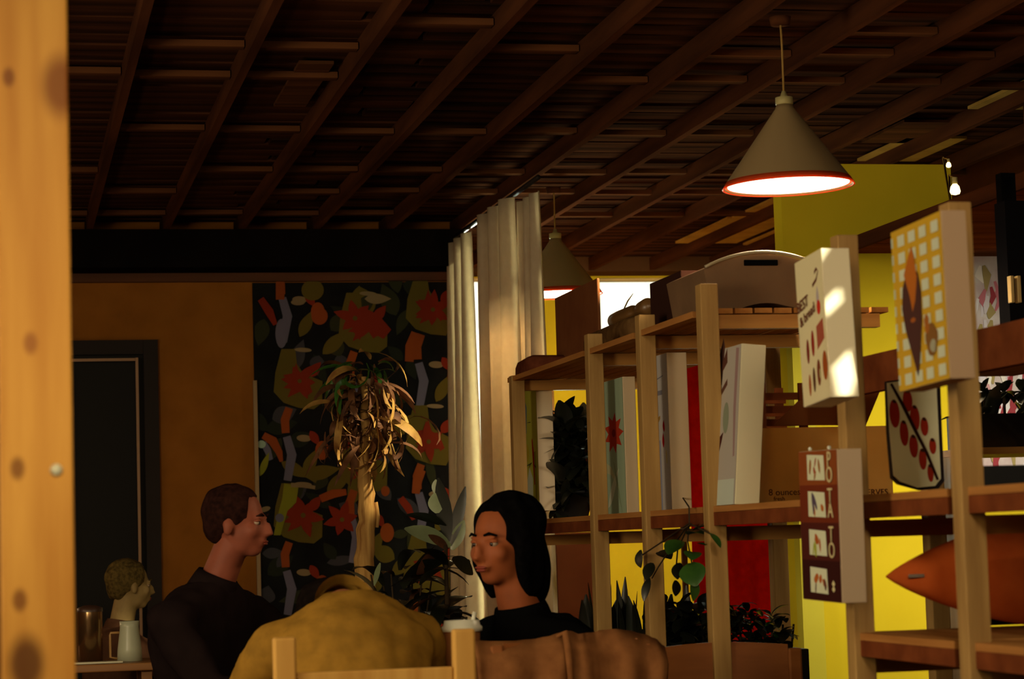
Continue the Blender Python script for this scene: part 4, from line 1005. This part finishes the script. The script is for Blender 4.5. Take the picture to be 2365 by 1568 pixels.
# cup
cu = onY(1086, 1452, 6.18); zc_ = .741
cup = tag(empty('takeaway_cup', (cu.x, 6.30, zc_)), 'takeaway coffee cup with white lid held above the chair post', 'cup')
hcup = onY(1086, 1452, 6.30).z-zc_; rc = .052
bm = bmesh.new(); lathe(bm, [(.001, .001), (rc*.70, .001), (rc*.98, hcup)], 36, caps=False); build('cup_body', bm, mat('cup_kraft', (140, 92, 56), .8), cup, True)
bm = bmesh.new(); lathe(bm, [(rc*.96, hcup-.006), (rc*1.08, hcup-.006), (rc*1.08, hcup+.006), (rc*.98, hcup+.010), (rc*.92, hcup+.024), (rc*.84, hcup+.024), (rc*.8, hcup+.018), (.001, hcup+.017)], 36, caps=False); build('lid', bm, mat('lid_white', (206, 206, 190), .35), cup, True)
bm = bmesh.new(); tube(bm, [(.03, 0, hcup+.016), (.038, 0, hcup+.045)], .006, 8); build('lid_tab', bm, mat('lid_white', (206, 206, 190), .35), cup, True)

# ------------------------------------------------------------------ people
def eval_mesh(o, name):
    bpy.context.view_layer.update()
    me = bpy.data.meshes.new_from_object(o.evaluated_get(bpy.context.evaluated_depsgraph_get())); me.name = name
    bpy.data.objects.remove(o); return me
def ball(bm, c, r, seg=20, R=None):
    m = Matrix.Translation(Vector(c)) @ (R.to_4x4() if R else Matrix.Identity(4)) @ Matrix.Diagonal((r[0], r[1], r[2], 1))
    bmesh.ops.create_uvsphere(bm, u_segments=seg, v_segments=seg//2+2, radius=1, matrix=m)
def head_bm():
    """head facing +Y, centred at the skull centre; about 0.23 tall."""
    bm = bmesh.new()
    ball(bm, (0, -.012, .022), (.074, .094, .088), 28)      # cranium
    ball(bm, (0, .020, -.030), (.060, .070, .078), 24)       # face
    ball(bm, (0, .048, -.088), (.030, .032, .024), 16)       # chin
    ball(bm, (0, .012, -.075), (.052, .055, .034), 16)       # jaw
    ball(bm, (0, .082, .010), (.048, .012, .010), 14)        # brow
    ball(bm, (0, .096, -.026), (.012, .018, .026), 12, Matrix.Rotation(-.35, 3, 'X'))   # nose bridge
    ball(bm, (0, .108, -.040), (.014, .014, .010), 12)
    for s in (-1, 1):
        ball(bm, (s*.010, .098, -.043), (.008, .010, .007), 10)
        ball(bm, (s*.034, .062, -.030), (.026, .022, .026), 14)    # cheek
        ball(bm, (s*.078, -.005, -.018), (.009, .018, .030), 12, Matrix.Rotation(s*.25, 3, 'Z'))  # ear
    ball(bm, (0, .087, -.064), (.024, .010, .006), 12); ball(bm, (0, .085, -.073), (.020, .010, .007), 12)  # lips
    return bm
def limb(bm, ch, seg=14):
    """tapered limb with round joints."""
    P = []; R = []
    for i in range(len(ch)-1):
        (p, r), (q, t) = ch[i], ch[i+1]
        for k in range(4): P.append(Vector(p).lerp(Vector(q), k/4)); R.append(r+(t-r)*k/4)
    P.append(Vector(ch[-1][0])); R.append(ch[-1][1]); tube(bm, P, R, seg)
    for p, r in ch: ball(bm, p, (r, r, r), 12)
def loft(bm, rings, seg=28):
    """torso from elliptical rings (centre, half width, half depth)."""
    P = []
    for i, (c, w, d) in enumerate(rings):
        a = Vector(rings[min(i+1, len(rings)-1)][0])-Vector(rings[max(i-1, 0)][0]); a.normalize()
        x = Vector((1, 0, 0)); x = (x-a*x.dot(a)).normalized(); y = a.cross(x)
        P.append([bm.verts.new(Vector(c)+x*w*math.cos(2*PI*k/seg)+y*d*math.sin(2*PI*k/seg)) for k in range(seg)])
    for i in range(len(P)-1):
        for k in range(seg): bm.faces.new((P[i][k], P[i][(k+1) % seg], P[i+1][(k+1) % seg], P[i+1][k]))
    bm.faces.new(P[0][::-1]); bm.faces.new(P[-1])
def hand(bm, w, d, up):
    """palm, five unequal bent fingers and a thumb off the side of the palm."""
    d = d.normalized(); up = (up-d*up.dot(d)).normalized(); s = d.cross(up); palm = w+d*.05
    limb(bm, [(w, .026), (palm, .024)], 10)
    for o in (-.022, 0, .020): limb(bm, [(w+d*.02+s*o*.6, .017), (w+d*.082+s*o*1.1, .014)], 8)
    for o, l in ((-.031, .068), (-.010, .078), (.011, .073), (.031, .056)):
        b_ = w+d*.082+s*o; limb(bm, [(b_, .0105), (b_+d*l*.45-up*.012, .0092), (b_+d*l*.8-up*.034, .0078)], 8)
    t0 = w+d*.028-s*.030; limb(bm, [(w+d*.02-s*.012, .015), (t0, .0125), (t0+d*.034-s*.018-up*.010, .0105), (t0+d*.058-s*.014-up*.020, .0088)], 8)
def remeshed(bm, name, vox, it):
    me = bpy.data.meshes.new(name); bmesh.ops.recalc_face_normals(bm, faces=bm.faces); bm.to_mesh(me); bm.free()
    o = bpy.data.objects.new(name, me); COL.objects.link(o); r_ = o.modifiers.new('r', 'REMESH'); r_.mode = 'VOXEL'; r_.voxel_size = vox; r_.use_smooth_shade = True
    s_ = o.modifiers.new('s', 'SMOOTH'); s_.iterations = it; s_.factor = .5
    me = eval_mesh(o, name); me.materials.clear(); return me
def person(label, px, py, D, yaw, skin_c, hair_c, cloth_c, lean=(0, .05), head_off=(0, .04), hair='short', hands=None, sc=1.0, nod=0, hyaw=0, width=.19, cname='jumper', ndz=.215, back=0, sdrop=.05):
    """px,py: head centre in the photo; body built in a local frame facing +Y."""
    hc = atD(px, py, D); hz = hc.z/sc
    pel = Vector((-head_off[0]-lean[0], -head_off[1]-lean[1], .55)); nb = Vector((-head_off[0], -head_off[1], hz-ndz))
    hd = Vector((0, 0, hz)); ntop = hd+Vector((0, -.02, -.07))
    def sp(t, b=0): return pel.lerp(nb, t)+Vector((0, -b-back*math.sin(PI*min(t, 1)**1.6), 0))
    sh_l = sp(.93)+Vector((-width, 0, -sdrop)); sh_r = sp(.93)+Vector((width, 0, -sdrop))
    hl, hr = hands or (Vector((-.15, .42, .80)), Vector((.15, .42, .80)))
    el = sh_l.lerp(hl, .48)+Vector((-.09, -.03, -.12)); er = sh_r.lerp(hr, .48)+Vector((.09, -.03, -.12))
    kl, kr = pel+Vector((-.13, .42, -.02)), pel+Vector((.13, .42, -.02))
    cb = bmesh.new()
    loft(cb, [(pel+Vector((0, 0, -.09)), .15, .11), (pel, .175, .125), (sp(.3, .01), .155, .115), (sp(.6, .02), width*.92, .125), (sp(.82, .02), width*1.02, .118), (sp(.95, .01), width*.80, .095), (sp(1.03), width*.42, .075), (nb+Vector((0, 0, .035)), .064, .062)])
    for s_, e_, h_ in ((sh_l, el, hl), (sh_r, er, hr)):
        limb(cb, [(sp(.92).lerp(s_, .45), .072), (s_, .070), (e_, .052), (e_.lerp(h_, .94), .036)])
    for k_, s_ in ((kl, -1), (kr, 1)):
        limb(cb, [(pel+Vector((s_*.09, 0, -.02)), .095), (k_, .070), (k_+Vector((0, .02, -.42)), .048)]); 
        limb(cb, [(k_+Vector((0, .0, -.46)), .042), (k_+Vector((0, .14, -.475)), .034)])
    e = tag(empty('person', Vector((hc.x, hc.y, 0))), label, 'person'); e.rotation_euler = (0, 0, yaw); e.scale = (sc, sc, sc)
    bb = bmesh.new(); Rh = Matrix.Translation(hd) @ Matrix.Rotation(hyaw, 4, 'Z') @ Matrix.Rotation(nod, 4, 'X')
    h_ = head_bm(); h_.transform(Rh); tmp = bpy.data.meshes.new('t'); h_.to_mesh(tmp); h_.free(); bb.from_mesh(tmp)
    nk = sp(.92)
    limb(bb, [(sp(.6), .085), (nk, .075), (nb, .058), (ntop, .054)])
    for s_, e_, q_ in ((sh_l, el, hl), (sh_r, er, hr)):
        limb(bb, [(nk, .05), (s_, .045), (e_, .036), (q_, .026)]); hand(bb, q_, (q_-e_)+Vector((0, .05, -.01)), Vector((0, 0, 1)))
    me = remeshed(bb, 'body', .007, 7)
    link('body', me, mat('skin_%d' % skin_c[0], skin_c, .6, 'noise', tuple(v*.9 for v in skin_c), 20, .03), e, True)
    me = remeshed(cb, 'clothing', .017, 3)
    for v in me.vertices: v.co += v.normal*(.004+.012*noise.noise(v.co*8)+.007*noise.noise(v.co*20))
    cm = mat('cloth_%d_%d' % (cloth_c[0], cloth_c[1]), cloth_c, .95, 'cloth', tuple(v*.85 for v in cloth_c), 22, .25)
    cl = link(cname, me, cm, e, True)
    bm = bmesh.new(); q = Vector((0, 0, 1)).rotation_difference((ntop-nb).normalized()).to_matrix()
    lathe(bm, [(.082, -.02), (.072, .025), (.066, .042), (.060, .038), (.064, .0)], 24, q, caps=False); c_ = build('collar', bm, cm, cl, True); c_.location = nb+Vector((0, 0, .012))
    hm = mat('hair_%d' % hair_c[0], hair_c, .8, 'noise', tuple(v*.6 for v in hair_c), 60, .5)
    bm = bmesh.new(); ball(bm, (0, -.020, .034), (.084, .100, .088), 36)
    ball(bm, (0, -.060, -.010), (.070, .052, .062), 24)
    if hair == 'long':
        ball(bm, (0, -.070, -.07), (.082, .055, .13), 24); ball(bm, (-.062, -.03, -.04), (.030, .050, .11), 18); ball(bm, (.062, -.03, -.04), (.030, .050, .11), 18); ball(bm, (0, -.03, .05), (.088, .095, .082), 24); ball(bm, (-.078, .004, -.03), (.018, .034, .07), 18); ball(bm, (.078, .004, -.03), (.018, .034, .07), 18)
    me = remeshed(bm, 'hair', .008, 3)
    for v in me.vertices:
        if v.co.y > .050 and v.co.z < .078: v.co.y = .050+(v.co.y-.050)*.15
        v.co += v.normal*.008*noise.noise(Vector((v.co.x*34, v.co.y*34, v.co.z*9)))
    me.transform(Rh); link('hair', me, hm, e, True)
    for s in (-1, 1):
        bm = bmesh.new(); ball(bm, (s*.030, .074, -.006), (.012, .011, .008), 14); bm.transform(Rh); ey = build('eye', bm, mat('eye_white', (150, 130, 110), .3), e, True)
        bm = bmesh.new(); ball(bm, (s*.030, .083, -.006), (.0058, .004, .0055), 10); bm.transform(Rh); build('iris', bm, mat('iris', (30, 20, 14), .2), ey, True)
        bm = bmesh.new(); ball(bm, (s*.030, .077, .001), (.015, .010, .006), 12); bm.transform(Rh); build('eyelid', bm, me and mat('skin_%d' % skin_c[0], skin_c), e, True)
        bm = bmesh.new(); tube(bm, [(s*.014, .093, .016), (s*.030, .092, .021), (s*.048, .080, .015)], [.003, .004, .002], 6); bm.transform(Rh); build('eyebrow', bm, hm, e, True)
    bm = bmesh.new(); ball(bm, (0, .094, -.065), (.020, .004, .004), 12); ball(bm, (0, .093, -.072), (.017, .004, .004), 12); bm.transform(Rh); build('lips', bm, mat('lips', (120, 52, 40), .5), e, True)
    return e
V = Vector
# mustard jumper, hunched, back to the camera
person('person in a mustard jumper hunched forward on the beech chair, back to us', 752, 1440, 6.62, .10, (150, 92, 58), (24, 18, 15), (150, 112, 44), lean=(.0, .12), head_off=(.02, .30), nod=-1.0, width=.20, cname='jumper', ndz=-.045, back=.10, sdrop=.06, hands=(V((-.2, .16, .79)), V((.2, .16, .79))))
# dark clothes across the table, looking right
person('person with dark hair in a dark jacket leaning over the table at the left', 548, 1205, 7.4, -2.2, (134, 72, 52), (46, 26, 22), (30, 22, 22), lean=(-.02, .05), head_off=(-.02, .08), hair='short', width=.25, cname='jacket', hyaw=.2, sc=1.0, hands=(V((-.22, .34, .80)), V((.20, .36, .80))))
# black hair, orange lit face
person('person with long black hair and black top facing left behind the takeaway cup', 1165, 1250, 6.75, 1.95, (146, 78, 42), (12, 11, 12), (12, 12, 13), lean=(0, .06), head_off=(0, .05), hair='long', width=.23, cname='top', hyaw=.25, sc=1.12, hands=(V((-.14, .15, .76)), V((.16, .15, .76))))
person('fair-haired person half hidden at the left behind the dark jacket', 300, 1350, 10.5, -1.3, (156, 132, 84), (110, 92, 50), (86, 58, 42), lean=(0, .05), head_off=(0, .05), hair='short', width=.2, cname='shirt', sc=.98)
